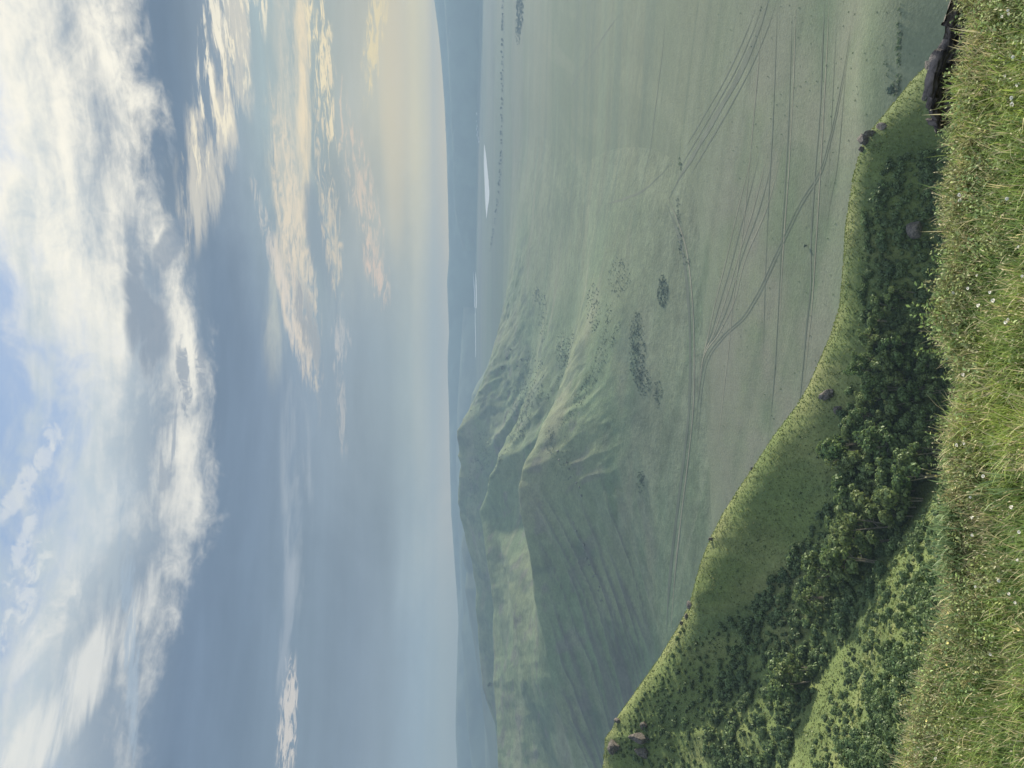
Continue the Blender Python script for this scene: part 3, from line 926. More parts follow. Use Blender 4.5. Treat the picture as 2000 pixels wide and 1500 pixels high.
gp = np.array([[0.315, 0.395, 0.085], [0.225, 0.31, 0.08], [0.145, 0.23, 0.075], [0.25, 0.26, 0.085], [0.52, 0.46, 0.26]])
x, y, z, az, r = knoll_points(185000)
n = len(x)
patch = fbm(x, y, 0.55, 4, 201)
patch2 = fbm(x + 9, y, 0.28, 3, 205)
bare = sstep(0.30, 0.55, fbm(x + 3, y + 5, 0.45, 3, 209))
keep = rng.random(n) > 0.75 * bare
x, y, z, patch, patch2, az, r = [q[keep] for q in (x, y, z, patch, patch2, az, r)]; n = len(x)
f = np.clip(0.5 + 0.9 * patch + rng.normal(0, 0.18, n), 0, 1)
cols = np.where((f < 0.5)[:, None], gp[2] + (gp[1] - gp[2]) * (f * 2)[:, None], gp[1] + (gp[0] - gp[1]) * (f * 2 - 1)[:, None])
dry = (rng.random(n) < 0.10 + 0.25 * sstep(0.0, 0.5, patch2) + 0.25 * sstep(-0.35, 0, r - lip_r(az)))
cols = np.where(dry[:, None], gp[4] * rng.uniform(0.7, 1.1, n)[:, None], cols)
cols = cols * rng.uniform(0.75, 1.25, n)[:, None]
Ln = rng.gamma(6, 0.0078, n) * (1 + 0.7 * np.clip(patch, -0.6, 1)) + 0.025
Ln = np.where(dry, Ln * 1.15, Ln)
V, Q, C = blades(n, np.stack([x, y, z - 0.01], -1), Ln, rng.uniform(0.0011, 0.0026, n), rng.uniform(0.1, 0.9, n), cols)
kind(link("grass", npmesh("grass", V, Q, C, M_grass)), "stuff")
# the same grass, longer and thinner spread, on the steep bank below the edge
n = 60000
az = rng.uniform(R_(-50), R_(50), n); r = lip_r(az) + 0.1 + 9.0 * rng.random(n) ** 1.7
x = np.sin(az) * r; y = np.cos(az) * r
f = rng.random(n)[:, None]
cols = (gp[2] * (1 - f) + gp[1] * f) * rng.uniform(0.7, 1.2, n)[:, None]
cols = np.where((rng.random(n) < 0.2)[:, None], gp[4] * 0.8, cols)
grow = 1 + 0.25 * (r - lip_r(az))
V, Q, C = blades(n, np.stack([x, y, near_z(x, y) - 0.02], -1), rng.uniform(0.04, 0.11, n) * grow, rng.uniform(0.0015, 0.003, n) * grow, rng.uniform(0.2, 0.9, n), cols)
kind(link("bank_grass", npmesh("bank_grass", V, Q, C, M_grass)), "stuff")

# pale seed heads on thin stalks
x, y, z, az, r = knoll_points(5200, lo=-0.9, over=0.12)
x2, y2, z2, az2, r2 = knoll_points(1500)
x, y, z = np.concatenate([x, x2]), np.concatenate([y, y2]), np.concatenate([z, z2]); n = len(x)
keep = rng.random(n) < 0.35 + 0.65 * sstep(-0.1, 0.4, fbm(x, y, 0.4, 3, 221)); x, y, z = x[keep], y[keep], z[keep]; n = len(x)
hh = rng.uniform(0.05, 0.13, n); tilt = rng.normal(0, 0.25, (n, 2))
base = np.stack([x, y, z], -1); top = base + np.stack([tilt[:, 0] * hh, tilt[:, 1] * hh, hh], -1)
sd_ = np.array([0.0007, 0.0002, 0]); ax_ = (top - base) / np.linalg.norm(top - base, axis=1)[:, None]
V1 = np.stack([base - sd_, base + sd_, top + sd_, top - sd_], 1)
w2 = np.stack([np.cos(hh * 900), np.sin(hh * 900), 0 * hh], -1) * rng.uniform(0.0018, 0.0034, n)[:, None]; l2 = rng.uniform(0.006, 0.014, n)[:, None]
V2 = np.stack([top - ax_ * l2 * 0.3, top + w2 + ax_ * l2 * 0.3, top + ax_ * l2, top - w2 + ax_ * l2 * 0.3], 1)
cs = np.concatenate([np.tile([0.34, 0.33, 0.16], (n * 4, 1)), np.repeat(np.array([0.60, 0.57, 0.40]) * rng.uniform(0.7, 1.15, n)[:, None], 4, axis=0)])
kind(link("seed_heads", npmesh("seed_heads", np.concatenate([V1, V2]).reshape(-1, 3), np.arange(n * 8).reshape(-1, 4), cs, M_grass)), "stuff")

# iris-like dark green tufts near the edge
pos = []
for X, Y, cnt in ((470, 1880, 150), (440, 1885, 130), (410, 1880, 110), (520, 1875, 80), (380, 1890, 60), (560, 1875, 50), (300, 1880, 25), (560, 1980, 40)):
    p = hit(X, Y, near_z, 1.5, 6, 200)
    if p is None: continue
    q = p + rng.normal(0, 0.055, (cnt, 3)) * [1.2, 0.8, 0]
    q[:, 2] = near_z(q[:, 0], q[:, 1]) - 0.01
    pos.append(q)
pos = np.vstack(pos); n = len(pos)
cols = np.array([0.15, 0.22, 0.10]) * rng.uniform(0.7, 1.35, n)[:, None]
V, Q, C = blades(n, pos, rng.uniform(0.08, 0.18, n), rng.uniform(0.0025, 0.0045, n), rng.uniform(0.1, 0.6, n), cols)
kind(link("broad_grass", npmesh("broad_grass", V, Q, C, M_grass)), "stuff")


def sprig(n_stem, h, leaf, seed, spread=0.06):
    """a low herb: stems with paired small oval leaves"""
    global rng
    keep_ = rng; rng = np.random.default_rng(seed)
    parts = []; C = []; N = []
    for s in range(n_stem):
        a = rng.uniform(0, 6.28); d = rng.uniform(0.2, 1.0) * spread * 1.6
        tip = np.array([math.cos(a) * d, math.sin(a) * d, h * rng.uniform(0.6, 1.0)])
        base = np.array([math.cos(a) * d * 0.3, math.sin(a) * d * 0.3, -0.02])
        parts.append(tube([base, (base + tip) / 2 + [0, 0, 0.1 * h], tip], [0.0012, 0.001, 0.0006]))
        for q in range(9):
            t = 0.25 + 0.75 * q / 8
            c_ = base + (tip - base) * t + [0, 0, 0.1 * h * 4 * t * (1 - t) * 0.5]
            aa = rng.uniform(0, 6.28)
            off = np.array([math.cos(aa), math.sin(aa), 0.3])
            C.append(c_ + off * leaf * 0.9); N.append(np.array([-math.cos(aa) * 0.5, -math.sin(aa) * 0.5, 1]) + rng.normal(0, 0.35, 3))
    V, Q = quads_at(np.array(C), np.array(N), leaf, 0.5)
    sv, sq = join(parts)
    cols = np.vstack([np.repeat(rng.uniform(0.75, 1.25, len(C))[:, None] * np.array([0.245, 0.295, 0.13]), 4, axis=0), np.tile([0.16, 0.15, 0.08], (len(sv), 1))])
    rng = keep_
    return np.vstack([V, sv]), np.vstack([Q, sq + len(V)]), cols


SPR = [sprig(7, 0.10, 0.008, 400 + k) for k in range(4)] + [sprig(8, 0.16, 0.011, 420 + k, 0.09) for k in range(2)]
Vs, Qs, Cs, n0 = [], [], [], 0
hx, hy, hz, haz, hr = [], [], [], [], []
for amin, amax, lo, over, cnt in ((9, 34, -0.45, 0.07, 210), (-34, -14, -0.5, 0.10, 230), (-14, 9, -0.18, 0.12, 120), (-34, 34, -1.9, -0.3, 70), (34, 44, -0.5, 0.1, 30), (-44, -34, -0.5, 0.1, 30)):
    a_ = knoll_points(cnt * 9, amin, amax, 1.6, over, lo)
    hx.append(a_[0][:cnt]); hy.append(a_[1][:cnt]); hz.append(a_[2][:cnt])
hx = np.concatenate(hx); hy = np.concatenate(hy); hz = np.concatenate(hz)
for i in range(len(hx)):
    V, Q, C = SPR[i % 4]
    a = rng.uniform(0, 6.28); ca, sa = math.cos(a), math.sin(a); s = rng.uniform(0.6, 1.25)
    W = np.stack([V[:, 0] * ca - V[:, 1] * sa, V[:, 0] * sa + V[:, 1] * ca, V[:, 2]], -1) * s + [hx[i], hy[i], hz[i]]
    Vs.append(W); Qs.append(Q + n0); Cs.append(C * rng.uniform(0.75, 1.3) * (1 + 0.25 * (rng.random(3) - 0.5))); n0 += len(V)
kind(link("low_herbs", npmesh("low_herbs", np.vstack(Vs), np.vstack(Qs), np.vstack(Cs), M_herb)), "stuff")

# leafy herbs standing up over the edge, each one a plant
HERB_ME = [npmesh("leafy_herb", V, Q, C * np.array([0.85, 1.0, 0.8]), M_herb) for V, Q, C in SPR[4:]]
HL = [((1500 - 700, 1868), "leafy green herb on the edge right of the two pale stones"), ((830, 1866), "bushy green herb on the edge, first to the right of the white stone flake"), ((870, 1866), "green herb with broad leaves over the middle of the edge"),
      ((915, 1862), "bright green herb on the edge below the grey hillside boulder"), ((770, 1868), "leafy herb standing over the dry clod and pale stones"), ((700, 1868), "leafy herb just left of the white stone flake"), ((660, 1866), "herb with drooping leaves at the dark gap in the edge"),
      ((610, 1862), "small leafy herb on the edge above the twin white flowers"), ((960, 1862), "upright leafy herb at the edge, midway between pale stones and rock ledge"), ((1015, 1866), "grey green herb on the edge left of the rock ledge")]
for i, ((X, Y), lab) in enumerate(HL):
    p = hit(X, Y + 4, near_z, 1.5, 8, 300)
    if p is None: continue
    o = link("leafy_herb", HERB_ME[i % 2], loc=p, rot=(0, 0, i * 1.3), scale=(1.1, 1.1, rng.uniform(0.8, 1.2)))
    tag(o, lab, "plant", "leafy herbs along the grassy edge")

# ------------------------------------------------------------------ flowers
def flower_head(r, petals, rows):
    parts = []; V0 = []; Q0 = []
    for row in range(rows):
        tilt = 0.15 + row * 1.15 / rows
        for k in range(petals - row * 2):
            a = k / (petals - row * 2) * 6.283 + row * 0.4
            d = np.array([math.cos(a) * math.cos(tilt), math.sin(a) * math.cos(tilt), math.sin(tilt)])
            s = np.array([-math.sin(a), math.cos(a), 0])
            b0 = np.array([0, 0, r * 0.15 * row]); L_ = r * (1 - 0.12 * row); w = r * 0.30
            n = len(V0)
            V0 += [b0, b0 + d * L_ * 0.6 + s * w, b0 + d * L_ + [0, 0, r * 0.1], b0 + d * L_ * 0.6 - s * w]
            Q0.append([n, n + 1, n + 2, n + 3])
    return np.array(V0), np.array(Q0)


FH = npmesh("flower_head", *flower_head(0.012, 11, 4), None, M_petal)
FS = npmesh("stem", *tube([(0, 0, -0.14), (0.006, 0.003, -0.06), (0, 0, 0.002)], [0.0013, 0.0012, 0.001]), None, M_stem)
FY = npmesh("flower_head", *flower_head(0.010, 7, 2), None, M_yellow)
WHITE = [(1969, 20), (1972, 27), (1959, 32), (1979, 111), (1964, 148), (1989, 166), (1976, 191), (1978, 203), (1967, 388), (1990, 482), (1909, 538), (1891, 563), (1934, 571), (1941, 587), (1912, 597), (1876, 391), (1875, 380), (1862, 572), (1997, 539),
         (1965, 630), (1970, 623), (1883, 732), (1870, 869), (1884, 867), (1921, 930), (1896, 971), (1900, 1011), (1900, 1045), (1991, 1039), (1977, 991), (1988, 1094), (1906, 1146), (1951, 1134), (1972, 1160), (1984, 1177), (1935, 1278), (1829, 1482)]
YELL = [(1852, 1196), (1850, 1224), (1851, 1256), (1849, 1298), (1989, 1229), (1810, 1408), (1854, 1240)]


def zone_label(tx, ty, colr):
    X = 1500 - ty
    if X > 1250: wh = "in the grass in front of the dark rock ledge"
    elif X > 1020: wh = "in the grass left of the dark rock ledge"
    elif X > 850: wh = "in the bright grass right of the pale stones"
    elif X > 600: wh = "in the grass in front of the pale stones"
    elif X > 300: wh = "beside the tufts of broad dark grass"
    else: wh = "in the grass at the left end of the edge"
    return f"small {colr} flower head {wh}"


for lst, me_h, colr in ((WHITE, FH, "white"), (YELL, FY, "yellow")):
    for i, (tx, ty) in enumerate(lst):
        p = hit(1500 - ty, tx, lambda a, b_: near_z(a, b_) + 0.085, 1.5, 7, 300)
        if p is None: continue
        e = link(colr + "_flower", None, loc=p, rot=(rng.uniform(-0.5, 0.1), rng.uniform(-0.3, 0.3), rng.uniform(0, 6)))
        s = rng.uniform(0.5, 0.85); e.scale = (s, s, s)
        e.empty_display_size = 0.02
        lab = zone_label(tx, ty, colr)
        tag(e, lab, "flower", "flowers: " + lab)
        link("flower_head", me_h, e); link("stem", FS, e)

# ------------------------------------------------------------------ rocks
def icos(sub):
    import bmesh
    bm = bmesh.new(); bmesh.ops.create_icosphere(bm, subdivisions=sub, radius=1.0)
    V = np.array([v.co[:] for v in bm.verts]); Q = np.array([[v.index for v in f.verts] for f in bm.faces])
    bm.free()
    return V, Q


IV, IQ = icos(4)


def rock_mesh(seed, mat, size=(1, 1, 1), cuts=14, rough=0.06, layers=0.0):
    g = np.random.default_rng(seed)
    V = IV.copy()
    for k in range(cuts):
        nrm = g.normal(size=3); nrm /= np.linalg.norm(nrm)
        dd = V @ nrm; lim = g.uniform(0.5, 0.85)
        V = V - np.maximum(dd - lim, 0)[:, None] * nrm
    nn = fbm(V[:, 0] * 3 + seed, V[:, 1] * 3 + V[:, 2] * 2.1, 1.0, 4, seed)
    V = V * (1 + rough * nn)[:, None]
    if layers:
        lay = np.round(V[:, 2] * 5) / 5
        V[:, :2] *= (1 + layers * (vnoise(lay * 9.3, lay * 0 + seed, 3) - 0.5))[:, None]
    V = V * np.array(size)
    return npmesh("rock", V, IQ, None, mat)


def rock_at(X, Y, wpx, hpx, seed, lab, name="rock", r0=60, mat=None, zf=None, sink=0.25, depth=0.8, rot=None, group=None, cuts=14, layers=0.25):
    p = hit(X, Y, zf or near_z, r0, 3500 if zf else 330, 500)
    if p is None: return
    dist = np.linalg.norm(p - [0, 0, CZ])
    w = wpx / F * dist / 2; hh = hpx / F * dist / 2
    o = link(name, rock_mesh(seed, mat or M_rock, (w, w * depth, hh * 1.25), cuts=cuts, layers=layers), loc=(p[0], p[1], p[2] + hh * (1 - sink * 2)), rot=rot or (0.1 * (seed % 3 - 1), 0.12 * (seed % 5 - 2), seed * 1.1))
    return tag(o, lab, "rock", group)


rock_at(1225, 1692, 30, 16, 1, "dark boulder on the right hand crest, largest of its cluster")
rock_at(1238, 1704, 14, 22, 2, "upright dark boulder at the right of the crest cluster")
rock_at(1208, 1686, 12, 10, 3, "small dark boulder at the left of the crest cluster")
rock_at(1252, 1722, 26, 7, 4, "long low dark rock band just under the crest cluster", depth=0.5)
rock_at(1310, 1812, 18, 10, 5, "small dark boulder on the grass slope left of the rock ledge")
rock_at(1370, 1818, 26, 9, 6, "narrow dark rock rib touching the left end of the rock ledge")
rock_at(318, 1350, 22, 9, 7, "brown rock on the left crest, uppermost right of three")
rock_at(296, 1343, 14, 8, 8, "dark brown rock on the left crest, middle of three")
rock_at(283, 1334, 8, 8, 9, "tiny dark rock on the left crest, lowest of three")
rock_at(447, 1391, 9, 9, 10, "small pale rock perched alone on the middle of the crest")
rock_at(70, 1190, 16, 12, 11, "dark rock knob on the skyline at the far left")
rock_at(42, 1203, 28, 18, 12, "brown rock slab below the skyline at the far left", mat=M_rock)
rock_at(92, 1208, 14, 10, 22, "small tan rock on the skyline crest right of the dark knob")
rock_at(60, 1252, 34, 34, 13, "large brown rock outcrop on the left slope", depth=0.6, sink=0.35)
rock_at(82, 1262, 16, 14, 14, "brown rock just right of the large left outcrop")
rock_at(30, 1260, 20, 22, 15, "grey rock just left of the large left outcrop")
rock_at(730, 1618, 34, 26, 16, "reddish brown rock outcrop below the middle of the crest", depth=0.6, sink=0.35)
rock_at(700, 1640, 22, 14, 17, "dark rock at the left foot of the reddish outcrop", sink=0.35)
rock_at(705, 1552, 8, 7, 18, "small dark rock on the crest above the reddish outcrop")
rock_at(606, 1481, 7, 5, 19, "tiny dark rock on the crest left of the reddish outcrop")
rock_at(585, 1470, 7, 5, 20, "tiny dark rock, lower of two on the open crest")
rock_at(1052, 1797, 40, 26, 21, "smooth grey boulder among the shrubs of the right slope", mat=M_stone if False else M_rock, sink=0.25, cuts=6, layers=0.0)

# crags on the shaded hill face
for k, (X, Y, w_) in enumerate(((478, 1123, 13), (465, 1131, 9), (447, 1135, 9), (436, 1140, 8), (424, 1143, 9), (413, 1146, 8), (400, 1150, 10), (384, 1157, 10), (372, 1162, 7), (357, 1168, 13), (345, 1172, 9), (332, 1180, 8),
                                (620, 1092, 10), (607, 1098, 9), (596, 1106, 9), (584, 1112, 9), (570, 1118, 8), (557, 1125, 9), (546, 1131, 9), (533, 1138, 10))):
    rock_at(X + rng.normal(0, 3), Y + rng.normal(0, 3), w_ * rng.uniform(0.5, 1.1), rng.uniform(3, 5), 40 + k, "small grey crag in the broken row across the shaded hill face" if k < 12 else "small brown crag near the nose of the shaded hill", "crag", 640, M_crag, hills_z, 0.3, 0.6, group="crags on the shaded hill")

# the dark layered ledge at the lower right
def ledge(name, X0, X1, Ytop, D, hgt, depth, seed, lab, tilt=0.0):
    a = pt(X0, Ytop, D); b_ = pt(X1, Ytop, D)
    L = np.linalg.norm(b_ - a)
    nx, nz_, ny = 220, 64, 22
    g = []
    # closed box grid, displaced into bedded layers
    def sheet(u, v, f):
        U, W = np.meshgrid(u, v)
        return f(U, W)
    us = np.linspace(-0.5, 0.5, nx); zs = np.linspace(-1, 0, nz_); ys = np.linspace(0, 1, ny)
    front = sheet(us, zs, lambda U, W: np.stack([U, 0 * U, W], -1)); back = sheet(us, zs, lambda U, W: np.stack([U, 0 * U + 1, W], -1))
    top = sheet(us, ys, lambda U, W: np.stack([U, W, 0 * U], -1)); ends = []
    for e in (-0.5, 0.5): ends.append(sheet(ys, zs, lambda U, W, e=e: np.stack([0 * U + e, U, W], -1)))
    parts = []
    for sh, flip in ((front, False), (back, True), (top, False), (ends[0], True), (ends[1], False)):
        q = grid_quads(sh.shape[0], sh.shape[1]); q = q if flip else q[:, ::-1]
        parts.append((sh.reshape(-1, 3), q))
    V, Q = join(parts)
    u, v, w = V[:, 0], V[:, 1], V[:, 2]
    x = u * L; z0 = w * hgt
    prof = 0.028 * fbm(x, x * 0 + seed, 0.22, 4, seed) - 0.10 * sstep(0.36, 0.5, np.abs(u)) ** 2
    wav = 0.02 * fbm(x, x * 0, 0.5, 2, seed + 1)
    zl = (z0 + wav) / (hgt * 0.13)
    lay = np.floor(zl); fr = zl - lay
    prot = 0.05 * (vnoise(lay * 7.7, lay * 0 + 0.5, seed + 2) - 0.5) + 0.03 * fbm(x + lay * 3.1, z0, 0.16, 4, seed + 3) + 0.012 * fbm(x, z0 * 5, 0.05, 3, seed + 4)
    prot -= 0.018 * np.exp(-((np.minimum(fr, 1 - fr)) / 0.12) ** 2)
    blk = np.floor(x / 0.17 + vnoise(lay * 3.3, lay * 0 + 2.5, seed + 8) * 3)
    prot += 0.055 * (vnoise(blk * 5.1, lay * 3.7 + 0.5, seed + 9) - 0.5)
    prof = prof + 0.05 * (vnoise(np.floor(x / 0.11 + 0.3 * fbm(x, x * 0, 0.3, 2, seed)) * 7.3, x * 0 + seed, 12) - 0.5)
    y = v * depth - prot * (1 - v) * 1.0 + prot * v
    x2 = x + np.where(np.abs(u) > 0.49, np.sign(u) * prot, 0)
    z = z0 - v * depth * 0.85 + (w + 1) * prof + 0.008 * fbm(x, y, 0.08, 3, seed + 6) * (w + 1)
    z = z + x * tilt
    V = np.stack([x2, y, z], -1)
    c_ = (a + b_) / 2
    ang = math.atan2(b_[1] - a[1], b_[0] - a[0])
    o = link(name, npmesh(name, V, Q, None, M_rockd), loc=c_, rot=(0.05, 0, ang))
    return tag(o, lab, "rock")


ledge("rock_ledge", 1258, 1800, 1868, 3.80, 0.40, 0.06, 31, "long dark layered rock ledge behind the grass at the lower right", 0.0)
ledge("rock_slab", 1272, 1386, 1846, 3.93, 0.34, 0.05, 37, "dark tilted slab with a pale scuffed face behind the left end of the ledge", 0.10)
ledge("flat_rock", 1366, 1462, 1852, 3.95, 0.30, 0.07, 41, "flat brown topped rock behind the middle of the dark ledge", -0.04)

for X, Y, w_, h_, sd, lab in ((705, 1876, 20, 9, 51, "white stone flake lying on the grassy edge"), (745, 1884, 14, 8, 52, "pale grey stone beside the dry clod on the edge"), (768, 1876, 44, 14, 53, "dry grey clod of stony soil on the edge"), (858, 1878, 34, 16, 54, "dry grey stone half buried under the leafy herbs"),
                              (297, 1838, 24, 13, 55, "grey stone at the edge behind the yellow flowers"), (1365, 1912, 26, 10, 56, "grey stone in the grass in front of the dark ledge")):
    p = hit(X, Y, near_z, 1.5, 7, 300)
    if p is None: continue
    dist = np.linalg.norm(p - [0, 0, CZ]); w = w_ / F * dist / 2; hh = h_ / F * dist / 2
    o = link("stone", rock_mesh(sd, M_stone, (w, w * 0.6, hh), rough=0.15, cuts=18), loc=(p[0], p[1], p[2] + hh * 0.5 + 0.015), rot=(0.1, 0.05, 0.2))
    tag(o, lab, "stone")

# ------------------------------------------------------------------ far trees
def small_tree(seed, n=90):
    g_lobes = [(0, 0, 0.62, 0.30, 0.30, 0.34), (0.16, 0.1, 0.5, 0.22, 0.2, 0.2), (-0.18, -0.05, 0.55, 0.2, 0.22, 0.22), (0.02, -0.12, 0.8, 0.2, 0.2, 0.18)]
    C, N = crown_pts(n, g_lobes, 0.4)
    V, Q = quads_at(C, N + rng.normal(size=N.shape) * 0.4, 0.11, 0.7)
    cols = np.repeat(rng.uniform(0.75, 1.25, n)[:, None] * np.ones(3), 4, axis=0)
    return npmesh("crown", V, Q, cols, M_farleaf)


ST = [small_tree(k) for k in range(3)]
ST_TR = npmesh("trunk", *tube([(0, 0, -0.1), (0.01, 0, 0.3), (0, 0, 0.6)], [0.05, 0.04, 0.02]), None, M_bark)


def far_tree(X, Y, hgt, lab, group=None, zf=None, r0=640, wide=1.0, name="tree"):
    p = hit(X, Y, zf or surf_z, r0, 12000, 900)
    if p is None: return
    e = link(name, None, loc=p, rot=(0, 0, rng.uniform(0, 6.28)), scale=(hgt * wide, hgt * wide, hgt))
    tag(e, lab, "tree", group)
    link("crown", ST[int(rng.integers(3))], e); link("trunk", ST_TR, e)


sky_l = ["tree on the hill's right flank skyline, lowest of the row", "tree on the hill's right flank skyline, second from the bottom", "tree on the right flank skyline, third from the bottom", "tree on the right flank skyline touching the third one",
         "single tree halfway up the hill's right flank skyline", "single tree high on the hill's right flank skyline", "bushy tree where the flank meets the flat hilltop", "lone tree inside the hill flank, lower of two", "lone tree inside the hill flank, upper of two"]
for (X, Y, h_), lab in zip(((817, 1001, 9), (801, 994, 9), (783, 985, 11), (779, 984, 8), (734, 940, 8), (698, 922, 6), (657, 905, 8), (798, 1022, 9), (785, 1014, 8)), sky_l):
    far_tree(X, Y, h_, lab)
far_tree(163, 962, 16, "lone dark tree in the notch of the left ridge", wide=1.3)
belt = [(984, -5), (983, 120), (982, 230), (979, 330), (970, 420), (957, 500)]
bt = catmull([np.array(q, float) for q in belt], 5.2)
for q in bt:
    if rng.random() < 0.75:
        far_tree(1500 - q[1] + rng.normal(0, 1), q[0] + rng.normal(0, 0.5), rng.uniform(7, 13), "small dark tree in the long row along the farm road", "trees along the farm road", plain_z, 2500, 1.4)
for k in range(26):
    ty = rng.uniform(558, 640)
    far_tree(1500 - ty, 1010 + rng.normal(0, 2.2) + (ty - 600) * -0.02, rng.uniform(5, 9), "small dark tree in the thicket at the foot of the hill", "trees in the thicket by the hill", plain_z, 1700, 1.5)
for ty, tx, h_, lab in ((372, 1031, 9, "dark tree at the right end of the hedge by the white tents"), (437, 1030.5, 8, "dark tree at the left end of the hedge by the white tents")):
    far_tree(1500 - ty, tx, h_, lab, None, plain_z, 1500, 1.5)
for k in range(30):
    ty = rng.uniform(378, 436)
    far_tree(1500 - ty, 1030.6 + rng.normal(0, 0.4), rng.uniform(2.5, 4.5), "low bush in the thin hedge by the white tents", "bushes in the hedge by the tents", plain_z, 1500, 1.6, "hedge_bush")
far_tree(1500 - 480, 1577, 3, "round dark bush standing alone on the near plain", None, plain_z, 300, 1.2, "bush")
far_tree(1500 - 177, 1752, 6, "dark round bush in the green hollow near the rock ledge", None, plain_z, 250, 1.3, "bush")

# scrub that reads as one mass: patches on the hill flanks and beside the tracks
def scrub(name, spots, zf, r0, mat=None, dens=1):
    Vs, Qs, Cs, n0 = [], [], [], 0
    for X, Y, ax, ay, cnt, s0, s1 in spots:
        for k in range(int(cnt * dens)):
            a = rng.uniform(0, 6.28); q = rng.random() ** 0.6
            p = hit(X + math.cos(a) * ax * q, Y + math.sin(a) * ay * q, zf, r0, 6000, 260)
            if p is None: continue
            V, Q, C = SHRUBS[int(rng.integers(6))]
            sel = np.arange(0, len(Q), 4)
            V = V.reshape(-1, 4, 3)[sel].reshape(-1, 3); C = C.reshape(-1, 4, 3)[sel].reshape(-1, 3)
            s = rng.uniform(s0, s1) * (0.72 if dens > 1 else 1.0)
            Vs.append(V * [s, s, s * 0.7] * 0.8 + p); Qs.append(np.arange(len(V)).reshape(-1, 4) + n0); Cs.append(C * rng.uniform(0.8, 1.2)); n0 += len(V)
    return kind(link(name, npmesh(name, np.vstack(Vs), np.vstack(Qs), np.vstack(Cs), mat or M_farleaf)), "stuff")


def along(P, n, w, cnt, s0, s1):
    C = catmull([np.array(q, float) for q in P], 4)
    idx = rng.choice(len(C), n)
    return [(C[i][0], C[i][1], w, w * 0.6, cnt, s0, s1) for i in idx]


spots = [(932, 1295, 32, 11, 75, 2.0, 4.0), (820, 1245, 70, 16, 150, 2.0, 4.2), (755, 1258, 30, 14, 55, 1.8, 3.4), (730, 1285, 28, 9, 30, 1.8, 3.2), (560, 1252, 22, 8, 22, 2, 4), (960, 1210, 40, 22, 80, 1.6, 3.2), (900, 1160, 50, 14, 60, 2, 4),
         (880, 1060, 50, 10, 60, 3, 5), (925, 1048, 16, 6, 22, 3, 6), (700, 1010, 60, 26, 160, 3, 6), (760, 1040, 60, 26, 120, 3, 6), (620, 945, 40, 20, 100, 4, 7), (560, 925, 50, 10, 60, 4, 7), (815, 1100, 40, 14, 70, 2.5, 4.5), (640, 1075, 30, 10, 60, 1.5, 3), (600, 1100, 50, 26, 60, 1.5, 3)]
spots += along([(667, 1093), (700, 1123), (733, 1147), (773, 1170), (867, 1209)], 60, 8, 2, 1.5, 3.0)
spots += along([(690, 1110), (760, 1150), (840, 1180), (900, 1190)], 60, 10, 2, 1.5, 3.2)
spots += along([(723, 1067), (753, 1090), (803, 1107), (850, 1120)], 50, 8, 2, 2, 4)
spots += along([(547, 950), (593, 973), (630, 997), (690, 1040)], 40, 7, 2, 2.5, 4.5)
spots += along([(1105, 1325), (1010, 1330), (985, 1345)], 26, 9, 2, 1.5, 3)
scrub("hillside_scrub", spots, surf_z, 640, None, 1.8)
sp = []
for k in range(330):
    X = rng.uniform(650, 1500); Y = rng.uniform(1400, 1790)
    if Y > interp(SIL, X) - 6: continue
    sp.append((X, Y, 3, 1.5, 1, 0.5, 1.5))
sp += [(1410, 1757, 80, 5, 45, 1.0, 2.6), (1330, 1752, 20, 8, 14, 1.0, 2.4), (1370, 1735, 20, 10, 10, 0.8, 1.4), (1180, 1330, 14, 4, 10, 1.5, 3), (1120, 1320, 14, 5, 10, 1.5, 3), (1060, 1345, 12, 10, 18, 1.2, 2.6)]
scrub("plain_scrub", sp, plain_z, 250, M_foliage)
scrub("distant_wood", [(1490, 1016, 60, 7, 260, 5, 9), (1440, 1012, 30, 5, 60, 4, 7)], plain_z, 1500)

# ------------------------------------------------------------------ tents and village
def tent_meshes():
    n = 16; a = np.linspace(0, 6.283, n, endpoint=False)
    ring = lambda r, z: np.stack([np.cos(a) * r, np.sin(a) * r, a * 0 + z], -1)
    V = np.vstack([ring(1.0, 0), ring(1.02, 0.62)]); Q = grid_quads(2, n, True)
    wall = npmesh("wall", V, Q[:, ::-1], None, M_white, True)
    V = np.vstack([ring(1.06, 0.60), ring(0.62, 0.92), ring(0.18, 1.12), ring(0.01, 1.13)])
    roof = npmesh("roof", V, grid_quads(4, n, True)[:, ::-1], None, M_white, True)
    V, Q = np.array([(-.2, -1.03, 0), (.2, -1.03, 0), (.2, -1.03, .5), (-.2, -1.03, .5), (-.2, -.9, 0), (.2, -.9, 0), (.2, -.9, .5), (-.2, -.9, .5)]), np.array([(0, 1, 2, 3), (5, 4, 7, 6), (3, 2, 6, 7), (0, 3, 7, 4), (1, 5, 6, 2)])
    return wall, roof, npmesh("door", V, Q, None, M_door)


